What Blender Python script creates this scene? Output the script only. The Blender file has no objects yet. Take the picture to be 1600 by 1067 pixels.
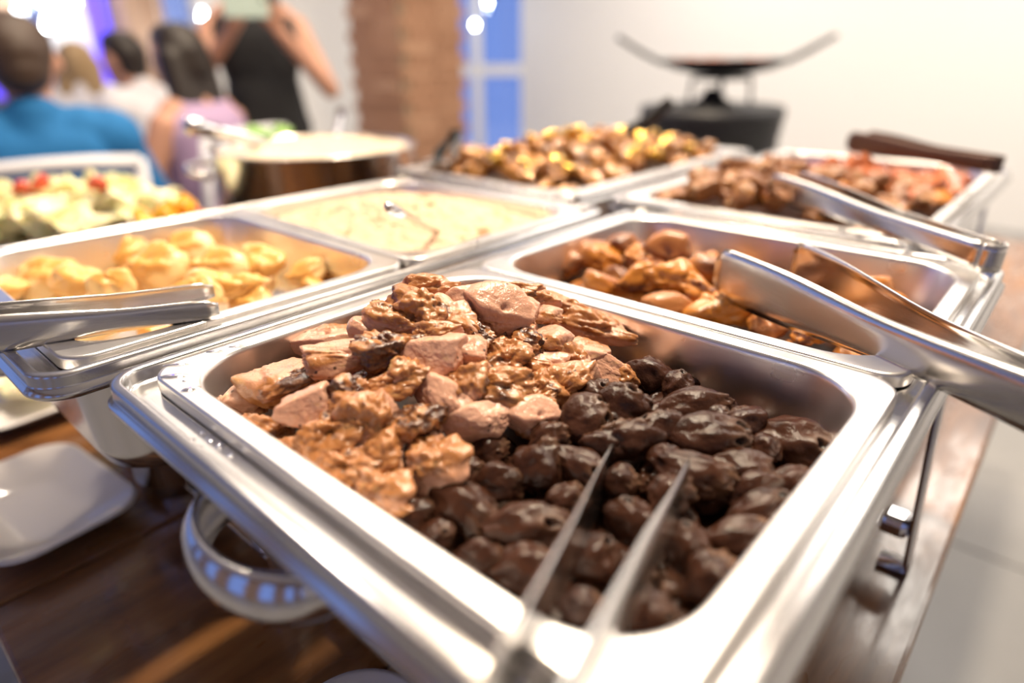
import bpy, bmesh, math, random
from mathutils import Vector, Matrix, noise, Quaternion
R0 = random.Random(7)
SC = bpy.context.scene
COL = SC.collection
PI = math.pi

# ------------------------------------------------------------------ camera
Z0 = 1.02            # height of the pan rims above the floor
TABLE = 0.78         # height of the table top
FPX = 1000.7
CAMP = Vector((0.3687, -0.1041, 0.1601 + Z0))
_yaw, _pitch, _roll = -0.7271, 0.4204, -0.0092
_f = Vector((math.sin(_yaw) * math.cos(_pitch), math.cos(_yaw) * math.cos(_pitch), -math.sin(_pitch)))
_r = Vector((math.cos(_yaw), -math.sin(_yaw), 0.0))
_u = _r.cross(_f)
CR = _r * math.cos(_roll) + _u * math.sin(_roll)
CU = -_r * math.sin(_roll) + _u * math.cos(_roll)
CF = _f
cam = bpy.data.cameras.new('camera')
cam.sensor_fit = 'HORIZONTAL'
cam.sensor_width = 36.0
cam.lens = FPX * 36.0 / 1600.0
cam.clip_start = 0.01
cam.dof.use_dof = True
cam.dof.focus_distance = 0.385
cam.dof.aperture_fstop = 2.1
camo = bpy.data.objects.new('camera', cam)
COL.objects.link(camo)
camo.matrix_world = Matrix(((CR.x, CU.x, -CF.x, CAMP.x), (CR.y, CU.y, -CF.y, CAMP.y), (CR.z, CU.z, -CF.z, CAMP.z), (0, 0, 0, 1)))
SC.camera = camo

# ------------------------------------------------------------------ world, lights, exposure
w = bpy.data.worlds.new('dusk')
SC.world = w
w.use_nodes = True
w.node_tree.nodes['Background'].inputs[0].default_value = (0.20, 0.31, 0.72, 1)
w.node_tree.nodes['Background'].inputs[1].default_value = 0.75
SC.view_settings.view_transform = 'Standard'
SC.view_settings.look = 'None'
SC.view_settings.gamma = 1.0
SC.view_settings.exposure = 0.6
SC.view_settings.use_curve_mapping = False

def area(name, loc, target, sx, sy, power, col):
    l = bpy.data.lights.new(name, 'AREA')
    l.shape = 'RECTANGLE'; l.size = sx; l.size_y = sy; l.energy = power; l.color = col
    o = bpy.data.objects.new(name, l); COL.objects.link(o)
    o.location = loc
    o.rotation_euler = (Vector(target) - Vector(loc)).to_track_quat('-Z', 'Y').to_euler()
    return o
WARM = (1.0, 0.85, 0.68)
area('unseen_panel_light', (-1.20, 1.50, 2.94), (-1.20, 1.50, 0), 2.6, 0.55, 31, WARM)
area('unseen_panel_light', (-3.90, 1.50, 2.94), (-3.90, 1.50, 0), 1.6, 0.55, 13, (1.0, 0.86, 0.70))
area('unseen_panel_light', (0.25, 3.80, 2.94), (0.25, 3.80, 0), 0.9, 2.4, 46, (1.0, 0.92, 0.82))
area('unseen_panel_light', (-2.2, 4.3, 2.94), (-2.2, 4.3, 0), 1.6, 0.6, 34, (1.0, 0.93, 0.84))  # unseen panel added to brighten the back wall
area('ceiling_spot_light', (0.10, 0.70, 2.94), (0.10, 0.70, 0), 0.16, 0.16, 42, (1.0, 0.84, 0.64))
area('ceiling_spot_light', (-0.55, 1.05, 2.94), (-0.55, 1.05, 0), 0.16, 0.16, 20, (1.0, 0.78, 0.52))
area('ceiling_spot_light', (-1.60, 0.50, 2.94), (-1.60, 0.50, 0), 0.16, 0.16, 14, WARM)
area('unseen_panel_light', (2.4, 4.0, 2.94), (2.4, 4.0, 0), 1.2, 0.6, 18, (1.0, 0.92, 0.82))  # another unseen panel, added to lift the right of the back wall

# ------------------------------------------------------------------ pixel helpers (the photograph as 1600 x 1067)
def ray(px, py):
    return (CR * ((px - 800) / FPX) - CU * ((py - 533.5) / FPX) + CF)
def at(px, py, d):                       # d = distance along the view axis
    return CAMP + ray(px, py) * d
def onz(px, py, z):                      # z relative to the pan rims
    d = ray(px, py); return CAMP + d * ((z + Z0 - CAMP.z) / d.z)
def floor_at(px, dist):                  # a floor point at a horizontal distance in the heading of a pixel column
    d = ray(px, 90); h = Vector((d.x, d.y, 0)).normalized()
    return Vector((CAMP.x, CAMP.y, 0)) + h * dist

# ------------------------------------------------------------------ material helpers
def mat(name, base=(0.8, 0.8, 0.8), rough=0.5, metal=0.0, spec=0.5, **kw):
    m = bpy.data.materials.new(name); m.use_nodes = True
    b = m.node_tree.nodes['Principled BSDF']
    b.inputs['Base Color'].default_value = (*base, 1)
    b.inputs['Roughness'].default_value = rough
    b.inputs['Metallic'].default_value = metal
    b.inputs['Specular IOR Level'].default_value = spec
    for k, v in kw.items():
        b.inputs[k.replace('_', ' ')].default_value = v
    return m
class NT:
    def __init__(s, m):
        s.t = m.node_tree; s.b = s.t.nodes['Principled BSDF']
    def n(s, typ, **kw):
        x = s.t.nodes.new(typ)
        for k, v in kw.items(): setattr(x, k, v)
        return x
    def l(s, a, b): s.t.links.new(a, b)
    def coords(s, scale=(1, 1, 1), kind='Object'):
        tc = s.n('ShaderNodeTexCoord'); mp = s.n('ShaderNodeMapping')
        mp.inputs['Scale'].default_value = scale
        s.l(tc.outputs[kind], mp.inputs[0]); return mp.outputs[0]
    def noise(s, vec, scale, detail=3, rough=0.5):
        x = s.n('ShaderNodeTexNoise'); x.inputs['Scale'].default_value = scale
        x.inputs['Detail'].default_value = detail; x.inputs['Roughness'].default_value = rough
        s.l(vec, x.inputs['Vector']); return x.outputs['Fac']
    def ramp(s, fac, stops):
        x = s.n('ShaderNodeValToRGB'); e = x.color_ramp.elements
        while len(e) < len(stops): e.new(0.5)
        for i, (p, c) in enumerate(stops):
            e[i].position = p; e[i].color = (*c, 1) if len(c) == 3 else c
        s.l(fac, x.inputs[0]); return x.outputs[0]
    def mix(s, fac, a, b):
        x = s.n('ShaderNodeMix', data_type='RGBA')
        if isinstance(fac, (int, float)): x.inputs[0].default_value = fac
        else: s.l(fac, x.inputs[0])
        for v, i in ((a, 6), (b, 7)):
            if isinstance(v, tuple): x.inputs[i].default_value = (*v, 1)
            else: s.l(v, x.inputs[i])
        return x.outputs[2]
    def math(s, op, a, b=0.0, clamp=False):
        x = s.n('ShaderNodeMath', operation=op, use_clamp=clamp)
        for i, v in enumerate((a, b)):
            if isinstance(v, (int, float)): x.inputs[i].default_value = v
            else: s.l(v, x.inputs[i])
        return x.outputs[0]
    def bump(s, h, strength, dist):
        x = s.n('ShaderNodeBump'); x.inputs['Strength'].default_value = strength
        x.inputs['Distance'].default_value = dist
        s.l(h, x.inputs['Height']); s.l(x.outputs[0], s.b.inputs['Normal'])
    def base(s, c): s.l(c, s.b.inputs['Base Color'])
    def rough(s, r): s.l(r, s.b.inputs['Roughness'])
    def attr(s, name='food'):
        a = s.n('ShaderNodeAttribute', attribute_name=name); sp = s.n('ShaderNodeSeparateColor')
        s.l(a.outputs['Color'], sp.inputs[0]); return sp.outputs
    def rnd(s):
        return s.n('ShaderNodeObjectInfo').outputs['Random']

def steel(name, base=(0.74, 0.72, 0.70), r0=0.16, r1=0.30):
    m = mat(name, base, r0, 1.0); t = NT(m)
    v = t.coords((1, 1, 1))
    n1 = t.noise(v, 22, 4)
    t.rough(t.math('ADD', t.math('MULTIPLY', n1, r1 - r0), r0))
    v2 = t.coords((14, 900, 900))
    t.bump(t.noise(v2, 1.0, 2), 0.05, 0.0006)
    return m
M = {}
M['steel'] = steel('brushed_steel', (0.64, 0.63, 0.63), 0.12, 0.28)
M['pan'] = steel('satin_pan_steel', (0.84, 0.82, 0.80), 0.20, 0.40)
M['chrome'] = steel('polished_steel', (0.66, 0.65, 0.67), 0.10, 0.20)
M['tongs'] = steel('tongs_steel', (0.66, 0.64, 0.62), 0.15, 0.26)
M['dark_tongs'] = mat('dark_bronze_tongs', (0.10, 0.055, 0.04), 0.3, 0.6)
M['black'] = mat('matt_black_iron', (0.012, 0.012, 0.016), 0.45)
M['blackplastic'] = mat('black_plastic', (0.01, 0.01, 0.01), 0.25)
M['ceramic'] = mat('white_melamine', (0.74, 0.71, 0.72), 0.14, Coat_Weight=0.3)
M['glass'] = mat('clear_glass', (0.95, 0.97, 0.93), 0.03, Transmission_Weight=1.0, IOR=1.35)
M['water'] = mat('clear_water', (1, 1, 1), 0.0, Transmission_Weight=1.0, IOR=1.33)
M['wallpaint'] = mat('white_wall_paint', (0.90, 0.875, 0.84), 0.75)
M['ceil'] = mat('ceiling_paint', (0.75, 0.72, 0.68), 0.9)
M['frame'] = mat('white_frame_paint', (0.8, 0.8, 0.82), 0.4)
M['skin'] = mat('skin', (0.52, 0.27, 0.18), 0.5)
M['blackcloth'] = mat('black_fabric', (0.008, 0.008, 0.010), 0.85)
M['bluecloth'] = mat('blue_fabric', (0.008, 0.135, 0.36), 0.85)
M['whitecloth'] = mat('white_fabric', (0.72, 0.70, 0.74), 0.85)
M['lilaccloth'] = mat('lilac_fabric', (0.40, 0.28, 0.44), 0.8)
M['greycloth'] = mat('grey_fabric', (0.10, 0.10, 0.14), 0.85)
M['hair'] = mat('dark_hair', (0.018, 0.011, 0.008), 0.5)
M['brownhair'] = mat('brown_hair', (0.05, 0.028, 0.018), 0.55)
M['blonde'] = mat('blonde_hair', (0.36, 0.24, 0.12), 0.5)
M['chairpaint'] = mat('white_chair_paint', (0.72, 0.72, 0.76), 0.4)
M['phone'] = mat('pale_green_phone_case', (0.42, 0.52, 0.47), 0.3)
def bulbmat(name, c, s):
    m = mat(name, c, 0.3); b = m.node_tree.nodes['Principled BSDF']
    b.inputs['Emission Color'].default_value = (*c, 1); b.inputs['Emission Strength'].default_value = s
    return m
M['bulb'] = bulbmat('white_bulb_glow', (0.85, 0.93, 1.0), 55)
M['led'] = bulbmat('violet_led_glow', (0.10, 0.06, 0.75), 1.3)

m = mat('lacquered_brown_wood', (0.2, 0.1, 0.04), 0.25, Coat_Weight=0.9, Coat_Roughness=0.07); t = NT(m); M['wood'] = m
v = t.coords((9, 1.2, 9)); a = t.noise(v, 3.2, 6, 0.6)
v2 = t.coords((3, 1, 3)); b_ = t.noise(v2, 6.0, 3)
c = t.ramp(a, [(0.28, (0.085, 0.030, 0.009)), (0.5, (0.21, 0.085, 0.026)), (0.72, (0.33, 0.15, 0.05))])
t.base(t.mix(t.ramp(b_, [(0.55, (0, 0, 0)), (0.75, (1, 1, 1))]), c, (0.075, 0.026, 0.009)))
t.rough(t.math('ADD', t.math('MULTIPLY', b_, 0.22), 0.17)); t.bump(a, 0.15, 0.002)
_n = t.noise(t.coords((16, 5, 16)), 1.6, 4, 0.6)
t.l(t.ramp(_n, [(0.40, (0.03, 0.03, 0.03)), (0.62, (0.8, 0.8, 0.8))]), t.b.inputs['Coat Weight'])

m = mat('grey_floor', (0.5, 0.5, 0.48), 0.35); t = NT(m); M['floor'] = m
t.base(t.ramp(t.noise(t.coords((1, 1, 1)), 1.7, 5), [(0.3, (0.26, 0.255, 0.25)), (0.7, (0.34, 0.33, 0.32))]))
M['joint'] = mat('floor_joint', (0.22, 0.21, 0.2), 0.7)
m = mat('fired_brick', (0.4, 0.2, 0.1), 0.85); t = NT(m); M['brick'] = m
br = t.ramp(t.rnd(), [(0.0, (0.25, 0.105, 0.05)), (0.5, (0.34, 0.16, 0.085)), (1.0, (0.45, 0.25, 0.15))])
t.base(t.mix(t.math('MULTIPLY', t.noise(t.coords((1, 1, 1)), 30, 4), 0.5), br, (0.46, 0.30, 0.2)))
M['mortar'] = mat('mortar', (0.30, 0.20, 0.13), 0.95)
m = mat('far_brick', (0.4, 0.25, 0.15), 0.9); t = NT(m); M['farbrick'] = m
bt = t.n('ShaderNodeTexBrick'); bt.inputs['Color1'].default_value = (0.36, 0.21, 0.13, 1); bt.inputs['Color2'].default_value = (0.43, 0.27, 0.18, 1)
bt.inputs['Mortar'].default_value = (0.34, 0.24, 0.17, 1); bt.inputs['Scale'].default_value = 4.0
t.l(t.coords((1, 1, 1)), bt.inputs['Vector']); t.base(bt.outputs[0])

# ---- food materials: attribute 'food' = (skin, char, hole/fat)
def foodmat(name, flesh, flesh2, skin, char, fat, rough=(0.22, 0.45), sss=0.12, pepper=0.0, coat=0.0, var=0.35, bump=0.35, bscale=260):
    m = mat(name, flesh, 0.4, Subsurface_Weight=sss, Subsurface_Scale=0.006, Coat_Weight=coat, Coat_Roughness=0.08)
    t = NT(m); m.node_tree.nodes['Principled BSDF'].inputs['Subsurface Radius'].default_value = (1, 0.4, 0.25)
    sk, ch, ft = t.attr()[:3]
    geo = t.n('ShaderNodeNewGeometry').outputs['Position']
    n1 = t.noise(geo, 90, 4); n2 = t.noise(geo, 320, 3)
    base = t.mix(n1, flesh, flesh2)
    base = t.mix(t.math('MULTIPLY', t.rnd(), var), base, skin)
    s = t.math('MULTIPLY', sk, t.math('ADD', t.math('MULTIPLY', n2, 1.2), 0.4), True)
    base = t.mix(s, base, skin)
    base = t.mix(ft, base, fat)
    base = t.mix(t.math('MULTIPLY', ch, t.math('ADD', n2, 0.45), True), base, char)
    if pepper > 0:
        vo = t.n('ShaderNodeTexVoronoi'); vo.inputs['Scale'].default_value = 190; t.l(geo, vo.inputs['Vector'])
        p = t.ramp(vo.outputs['Distance'], [(0.0, (1, 1, 1)), (0.16, (1, 1, 1)), (0.22, (0, 0, 0))])
        gate = t.ramp(t.noise(geo, 60, 2), [(0.55, (0, 0, 0)), (0.62, (1, 1, 1))])
        base = t.mix(t.math('MULTIPLY', t.math('MULTIPLY', p, gate), pepper), base, (0.05, 0.02, 0.008))
    t.base(base)
    t.rough(t.math('ADD', t.math('MULTIPLY', n1, rough[1] - rough[0]), rough[0]))
    t.bump(t.noise(geo, bscale, 4, 0.6), bump, 0.0014)
    return m
M['chicken'] = foodmat('roast_chicken', (0.70, 0.43, 0.315), (0.56, 0.275, 0.185), (0.38, 0.155, 0.050), (0.062, 0.020, 0.008), (0.68, 0.44, 0.2), pepper=0.9, rough=(0.07, 0.30), var=0.25, bump=0.6)
M['heart'] = foodmat('grilled_heart', (0.020, 0.0062, 0.0036), (0.036, 0.0135, 0.008), (0.054, 0.021, 0.012), (0.005, 0.0025, 0.002), (0.14, 0.075, 0.045), rough=(0.08, 0.26), sss=0.02, coat=0.0, bump=0.6, bscale=260, var=0.9)
M['heart'].node_tree.nodes['Principled BSDF'].inputs['Specular IOR Level'].default_value = 0.22
M['pork'] = foodmat('browned_pork', (0.44, 0.20, 0.09), (0.30, 0.09, 0.03), (0.52, 0.19, 0.025), (0.075, 0.014, 0.006), (0.65, 0.45, 0.28), rough=(0.2, 0.4), var=0.7)
M['beef'] = foodmat('roast_beef', (0.27, 0.115, 0.055), (0.20, 0.075, 0.03), (0.36, 0.16, 0.05), (0.05, 0.02, 0.01), (0.55, 0.36, 0.2), var=0.6)
M['glazed'] = foodmat('honey_glazed_meat', (0.30, 0.13, 0.05), (0.22, 0.085, 0.03), (0.42, 0.18, 0.03), (0.05, 0.02, 0.01), (0.6, 0.36, 0.08), rough=(0.07, 0.2), coat=0.6, var=0.5, bump=0.7, bscale=110)
M['gold_glint'] = foodmat('golden_glint_metal', (0.72, 0.40, 0.04), (0.62, 0.32, 0.03), (0.75, 0.45, 0.06), (0.3, 0.12, 0.02), (0.8, 0.5, 0.1), rough=(0.05, 0.12), coat=0.9, bump=0.7, bscale=90)  # metallic gold for added pieces that stand in for glints of light
for _k, _v in (('gold_glint', 0.75), ('glazed', 0.25)):
    M[_k].node_tree.nodes['Principled BSDF'].inputs['Metallic'].default_value = _v
M['sausage'] = foodmat('red_sausage', (0.46, 0.12, 0.05), (0.36, 0.08, 0.035), (0.5, 0.18, 0.08), (0.1, 0.02, 0.01), (0.5, 0.25, 0.15), rough=(0.15, 0.3))
M['cassava'] = foodmat('fried_cassava', (0.88, 0.68, 0.38), (0.84, 0.56, 0.24), (0.76, 0.40, 0.10), (0.35, 0.12, 0.02), (0.9, 0.68, 0.36), rough=(0.2, 0.4), var=0.3, sss=0.2)
M['cabbage'] = foodmat('pale_cabbage', (0.88, 0.80, 0.50), (0.76, 0.72, 0.30), (0.90, 0.84, 0.62), (0.55, 0.60, 0.12), (0.85, 0.8, 0.6), rough=(0.2, 0.4), var=0.7, sss=0.2)
M['tomato'] = foodmat('tomato', (0.6, 0.05, 0.02), (0.5, 0.04, 0.015), (0.65, 0.1, 0.03), (0.4, 0.03, 0.01), (0.7, 0.3, 0.1), rough=(0.1, 0.25))
M['pepper'] = foodmat('orange_pepper', (0.85, 0.30, 0.02), (0.8, 0.4, 0.03), (0.85, 0.5, 0.05), (0.6, 0.1, 0.02), (0.9, 0.5, 0.1), rough=(0.1, 0.25), var=0.8)
M['parsley'] = mat('parsley_green', (0.16, 0.33, 0.04), 0.4)
M['cream'] = mat('creamy_sauce', (0.66, 0.54, 0.40), 0.3, Subsurface_Weight=0.15, Subsurface_Scale=0.01)
M['gap_shade'] = mat('dark_gap_shade', (0.030, 0.010, 0.004), 0.3, spec=0.25)  # dark colour that paints shade into the gaps between food pieces
m = mat('toasted_farofa', (0.8, 0.6, 0.4), 0.8); t = NT(m); M['farofa'] = m
v = t.coords((1, 1, 1)); n1 = t.noise(v, 45, 3); n2 = t.noise(v, 420, 3)
c = t.mix(n2, (0.80, 0.60, 0.42), (0.64, 0.42, 0.27))
t.base(t.mix(t.ramp(n1, [(0.60, (0, 0, 0)), (0.70, (1, 1, 1))]), c, (0.42, 0.15, 0.06))); t.bump(n2, 0.8, 0.003)

# ------------------------------------------------------------------ mesh helpers
def link(name, me, material=None, parent=None, loc=None):
    o = bpy.data.objects.new(name, me); COL.objects.link(o)
    if material is not None and not me.materials: me.materials.append(material)
    if parent is not None: o.parent = parent
    if loc is not None: o.location = loc
    return o
def empty(name, loc=(0, 0, 0), rz=0.0):
    o = bpy.data.objects.new(name, None); COL.objects.link(o); o.location = loc; o.rotation_euler = (0, 0, rz)
    o.empty_display_size = 0.02
    return o
def tag(o, label=None, cat=None, group=None, kind=None):
    if label: o['label'] = label
    if cat: o['category'] = cat
    if group: o['group'] = group
    if kind: o['kind'] = kind
    return o
def mk(name, verts, faces, smooth=True):
    me = bpy.data.meshes.new(name); me.from_pydata([tuple(v) for v in verts], [], faces); me.update()
    if smooth:
        for p in me.polygons: p.use_smooth = True
    return me
def frombm(name, bm, smooth=False):
    bmesh.ops.recalc_face_normals(bm, faces=bm.faces)
    me = bpy.data.meshes.new(name); bm.to_mesh(me); bm.free()
    if smooth:
        for p in me.polygons: p.use_smooth = True
    return me
def bbox(bm, x0, x1, y0, y1, z0, z1, bev=0.0, mtx=None):
    g = bmesh.ops.create_cube(bm, size=1.0); vs = g['verts']
    for v in vs:
        v.co = Vector(((x0 + x1) / 2 + v.co.x * (x1 - x0), (y0 + y1) / 2 + v.co.y * (y1 - y0), (z0 + z1) / 2 + v.co.z * (z1 - z0)))
    if bev > 0:
        es = list({e for v in vs for e in v.link_edges})
        r = bmesh.ops.bevel(bm, geom=es, offset=bev, segments=2, affect='EDGES', profile=0.5)
        vs = list({v for f in r['faces'] for v in f.verts} | {v for v in vs if v.is_valid})
    if mtx is not None:
        for v in vs: v.co = mtx @ v.co
    return vs
def boxme(name, x0, x1, y0, y1, z0, z1, bev=0.0):
    bm = bmesh.new(); bbox(bm, x0, x1, y0, y1, z0, z1, bev); return frombm(name, bm)
def rrect(x0, x1, y0, y1, r, z, n=8):
    r = min(r, (x1 - x0) / 2 - 1e-4, (y1 - y0) / 2 - 1e-4); out = []
    for cx, cy, a0 in ((x1 - r, y1 - r, 0), (x0 + r, y1 - r, PI / 2), (x0 + r, y0 + r, PI), (x1 - r, y0 + r, 1.5 * PI)):
        for k in range(n + 1):
            a = a0 + PI / 2 * k / n; out.append((cx + r * math.cos(a), cy + r * math.sin(a), z))
    return out
def loft(name, loops, cap0=False, cap1=False, closed=True):
    verts, faces = [], []; n = len(loops[0])
    for L in loops: verts += [tuple(p) for p in L]
    for i in range(len(loops) - 1):
        for k in range(n if closed else n - 1):
            a = i * n + k; b = i * n + (k + 1) % n
            faces.append((a, b, b + n, a + n))
    if cap0: faces.append(tuple(range(n - 1, -1, -1)))
    if cap1: faces.append(tuple(range((len(loops) - 1) * n, len(loops) * n)))
    return mk(name, verts, faces)
def lathe(name, prof, seg=48):
    loops = [[(r * math.cos(2 * PI * k / seg), r * math.sin(2 * PI * k / seg), z) for k in range(seg)] for r, z in prof]
    return loft(name, loops)
def tube(name, pts, rad, seg=10, cap=True):
    pts = [Vector(p) for p in pts]; n = len(pts); loops = []
    rad = rad if isinstance(rad, (list, tuple)) else [rad] * n
    prev = None
    for i, p in enumerate(pts):
        tn = (pts[min(i + 1, n - 1)] - pts[max(i - 1, 0)]).normalized()
        if prev is None:
            ref = Vector((0, 0, 1)) if abs(tn.z) < 0.9 else Vector((1, 0, 0)); a = tn.cross(ref).normalized()
        else: a = (prev - tn * prev.dot(tn)).normalized()
        prev = a; b = tn.cross(a)
        loops.append([p + (a * math.cos(2 * PI * k / seg) + b * math.sin(2 * PI * k / seg)) * rad[i] for k in range(seg)])
    return loft(name, loops, cap, cap)
def solid(o, t, off=-1):
    md = o.modifiers.new('thickness', 'SOLIDIFY'); md.thickness = t; md.offset = off; return o
def copy_tree(o, parent=None):
    c = o.copy(); COL.objects.link(c); c.parent = parent
    for ch in list(o.children): copy_tree(ch, c)
    return c

# ================================================================== THE SETTING
WALLX, WALLY, CEIL = -5.2, 5.65, 3.0
o = link('floor', boxme('floor', WALLX - 0.2, 4.2, -3.2, WALLY + 0.2, -0.10, -0.006), M['joint']); tag(o, kind='structure')
tile = boxme('tile', -0.497, 0.497, -0.497, 0.497, -0.006, 0.0, 0.002)
for i in range(-5, 5):
    for j in range(-3, 6):
        q = link('tile', tile, M['floor'], o, (i + 0.45, j + 0.15, 0))
tag(link('ceiling', boxme('ceiling', WALLX - 0.2, 4.2, -3.2, WALLY + 0.2, CEIL, CEIL + 0.1), M['ceil']), kind='structure')
def yl(px):
    d = ray(px, 90); return CAMP.y + d.y * (WALLX - CAMP.x) / d.x
def xb(px):
    d = ray(px, 90); return CAMP.x + d.x * (WALLY - CAMP.y) / d.y
tag(link('wall_back', boxme('wall_back', xb(817), 4.2, WALLY, WALLY + 0.2, 0, CEIL), M['wallpaint']), kind='structure')
tag(link('wall_right', boxme('wall_right', 4.2, 4.4, -3.2, WALLY + 0.2, 0, CEIL), M['wallpaint']), kind='structure')
_bm = bmesh.new()
bbox(_bm, WALLX - 0.2, 4.4, -3.4, -3.2, 0, 0.12); bbox(_bm, WALLX - 0.2, 4.4, -3.4, -3.2, 2.35, CEIL)
for _x in (-5.4, -3.7, -2.0, -0.3, 1.4, 3.1): bbox(_bm, _x, _x + 0.8, -3.4, -3.2, 0.12, 2.35)
tag(link('wall_front', frombm('wall_front', _bm), M['mortar']), kind='structure')
def wleft(name, pa, pb, z0=0, z1=CEIL):
    return tag(link(name, boxme(name, WALLX - 0.2, WALLX, yl(pa), yl(pb), z0, z1), M['wallpaint']), kind='structure')
wleft('wall_left', 322, 640)
wleft('wall_left', 96, 180)
wleft('wall_left', 236, 322, 0, 0.55)
wleft('wall_left', -400, 96, 0, 0.55)
def window(name, p0, p1, z0, z1, cols, rows, thick=0.05):
    """frame and panes between two floor points"""
    e = empty(name, (p0 + p1) / 2); tag(e, kind='structure')
    d = (p1 - p0); L = d.length; e.rotation_euler = (0, 0, math.atan2(d.y, d.x))
    bm = bmesh.new()
    for k in range(cols + 1):
        x = -L / 2 + L * k / cols; bbox(bm, x - thick / 2, x + thick / 2, -0.03, 0.03, z0, z1)
    for k in range(rows + 1):
        z = z0 + (z1 - z0) * k / rows; bbox(bm, -L / 2, L / 2, -0.028, 0.028, z - thick / 2, z + thick / 2)
    link('window_frame', frombm('window_frame', bm), M['frame'], e)
    for i in range(cols):
        for k in range(rows):
            xa = -L / 2 + L * i / cols + thick / 2; xe = -L / 2 + L * (i + 1) / cols - thick / 2
            za = z0 + (z1 - z0) * k / rows + thick / 2; ze = z0 + (z1 - z0) * (k + 1) / rows - thick / 2
            link('pane', boxme('pane', xa, xe, -0.004, 0.004, za, ze), M['glasspane'], e)
    return e
m = bpy.data.materials.new('window_glass'); m.use_nodes = True; nt = m.node_tree; nt.nodes.clear(); M['glasspane'] = m
_o = nt.nodes.new('ShaderNodeOutputMaterial'); _t = nt.nodes.new('ShaderNodeBsdfTransparent'); _g = nt.nodes.new('ShaderNodeBsdfGlossy'); _x = nt.nodes.new('ShaderNodeMixShader')
_t.inputs[0].default_value = (0.93, 0.96, 1, 1); _g.inputs['Roughness'].default_value = 0.02; _x.inputs[0].default_value = 0.07
nt.links.new(_t.outputs[0], _x.inputs[1]); nt.links.new(_g.outputs[0], _x.inputs[2]); nt.links.new(_x.outputs[0], _o.inputs[0])
window('window_1', Vector((WALLX - 0.1, yl(236), 0)), Vector((WALLX - 0.1, yl(322), 0)), 0.55, CEIL, 1, 2)
window('window_2', Vector((WALLX - 0.1, yl(-60), 0)), Vector((WALLX - 0.1, yl(96), 0)), 0.55, CEIL, 2, 2)
# glazed door in the corner between the brick pillar and the back wall
_pa = floor_at(668, 7.6); _pb = floor_at(822, 7.6)
window('window_3', _pa, _pb, 0.05, CEIL, 2, 3, 0.11)

# near brick pillar, two visible faces laid brick by brick
PC = floor_at(628, 4.0); PS = 0.47
p_ = empty('brick_pillar', (PC.x, PC.y, 0)); tag(p_, 'square red-brown brick pillar between white wall and glazed door', 'pillar')
link('mortar_core', boxme('mortar_core', -PS + 0.008, -0.008, 0.008, PS - 0.008, 0, CEIL), M['mortar'], p_)
BH, BL = 0.066, 0.228
bx_ = boxme('brick', -BL / 2 + 0.004, BL / 2 - 0.004, -0.05, 0.05, -BH / 2 + 0.004, BH / 2 - 0.004, 0.004)
by_ = boxme('brick', -0.05, 0.05, -BL / 2 + 0.004, BL / 2 - 0.004, -BH / 2 + 0.004, BH / 2 - 0.004, 0.004)
for k in range(45):
    z = BH * (k + 0.5)
    if z > CEIL - 0.03: break
    s = (k % 2) * 0.0
    for i in range(2):
        if k % 2 == 0:
            link('brick', bx_, M['brick'], p_, (-PS + BL * (i + 0.5) + 0.007, 0.05 - R0.uniform(0, .006), z))
            link('brick', by_, M['brick'], p_, (-0.05 + R0.uniform(0, .006), 0.104 + BL * (i + 0.5) - 0.09, z))
        else:
            link('brick', bx_, M['brick'], p_, (-PS + BL * (i + 0.5) - 0.03, 0.05 - R0.uniform(0, .006), z))
            link('brick', by_, M['brick'], p_, (-0.05 + R0.uniform(0, .006), 0.05 + BL * (i + 0.5), z))
def farpillar(pa, pb, label):
    y0, y1 = yl(pa), yl(pb)
    e = empty('brick_pilaster', (WALLX, (y0 + y1) / 2, 0)); tag(e, label, 'pillar')
    h = (y1 - y0) / 2
    link('shaft', boxme('shaft', -0.02, 0.28, -h, h, 0, CEIL - 0.12), M['farbrick'], e)
    link('capital', boxme('capital', -0.03, 0.33, -h - 0.03, h + 0.03, CEIL - 0.12, CEIL, 0.01), M['farbrick'], e)
farpillar(188, 246, 'tan brick pilaster behind the seated guests beside the pale blue window')
farpillar(-30, 30, 'tan brick pilaster at the left edge behind the man in blue')
tag(link('led_strip', boxme('led_strip', WALLX + 0.005, WALLX + 0.05, yl(150), yl(180), 0.9, CEIL), M['led']), 'violet-blue lit strip on the wall beside the tan pilaster', 'light')
tag(link('led_spot', lathe('led_spot', [(0.001, 0.05), (0.04, 0.045), (0.055, 0.0), (0.04, -0.045), (0.001, -0.05)], 16), M['led'], None, at(3, 140, 3.6)), 'small violet-blue spot light at the left edge behind the man in blue', 'light')
bulbme = lathe('bulb', [(0.001, 0.022), (0.014, 0.018), (0.02, 0.006), (0.018, -0.008), (0.009, -0.024), (0.008, -0.04), (0.001, -0.042)], 14)
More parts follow.
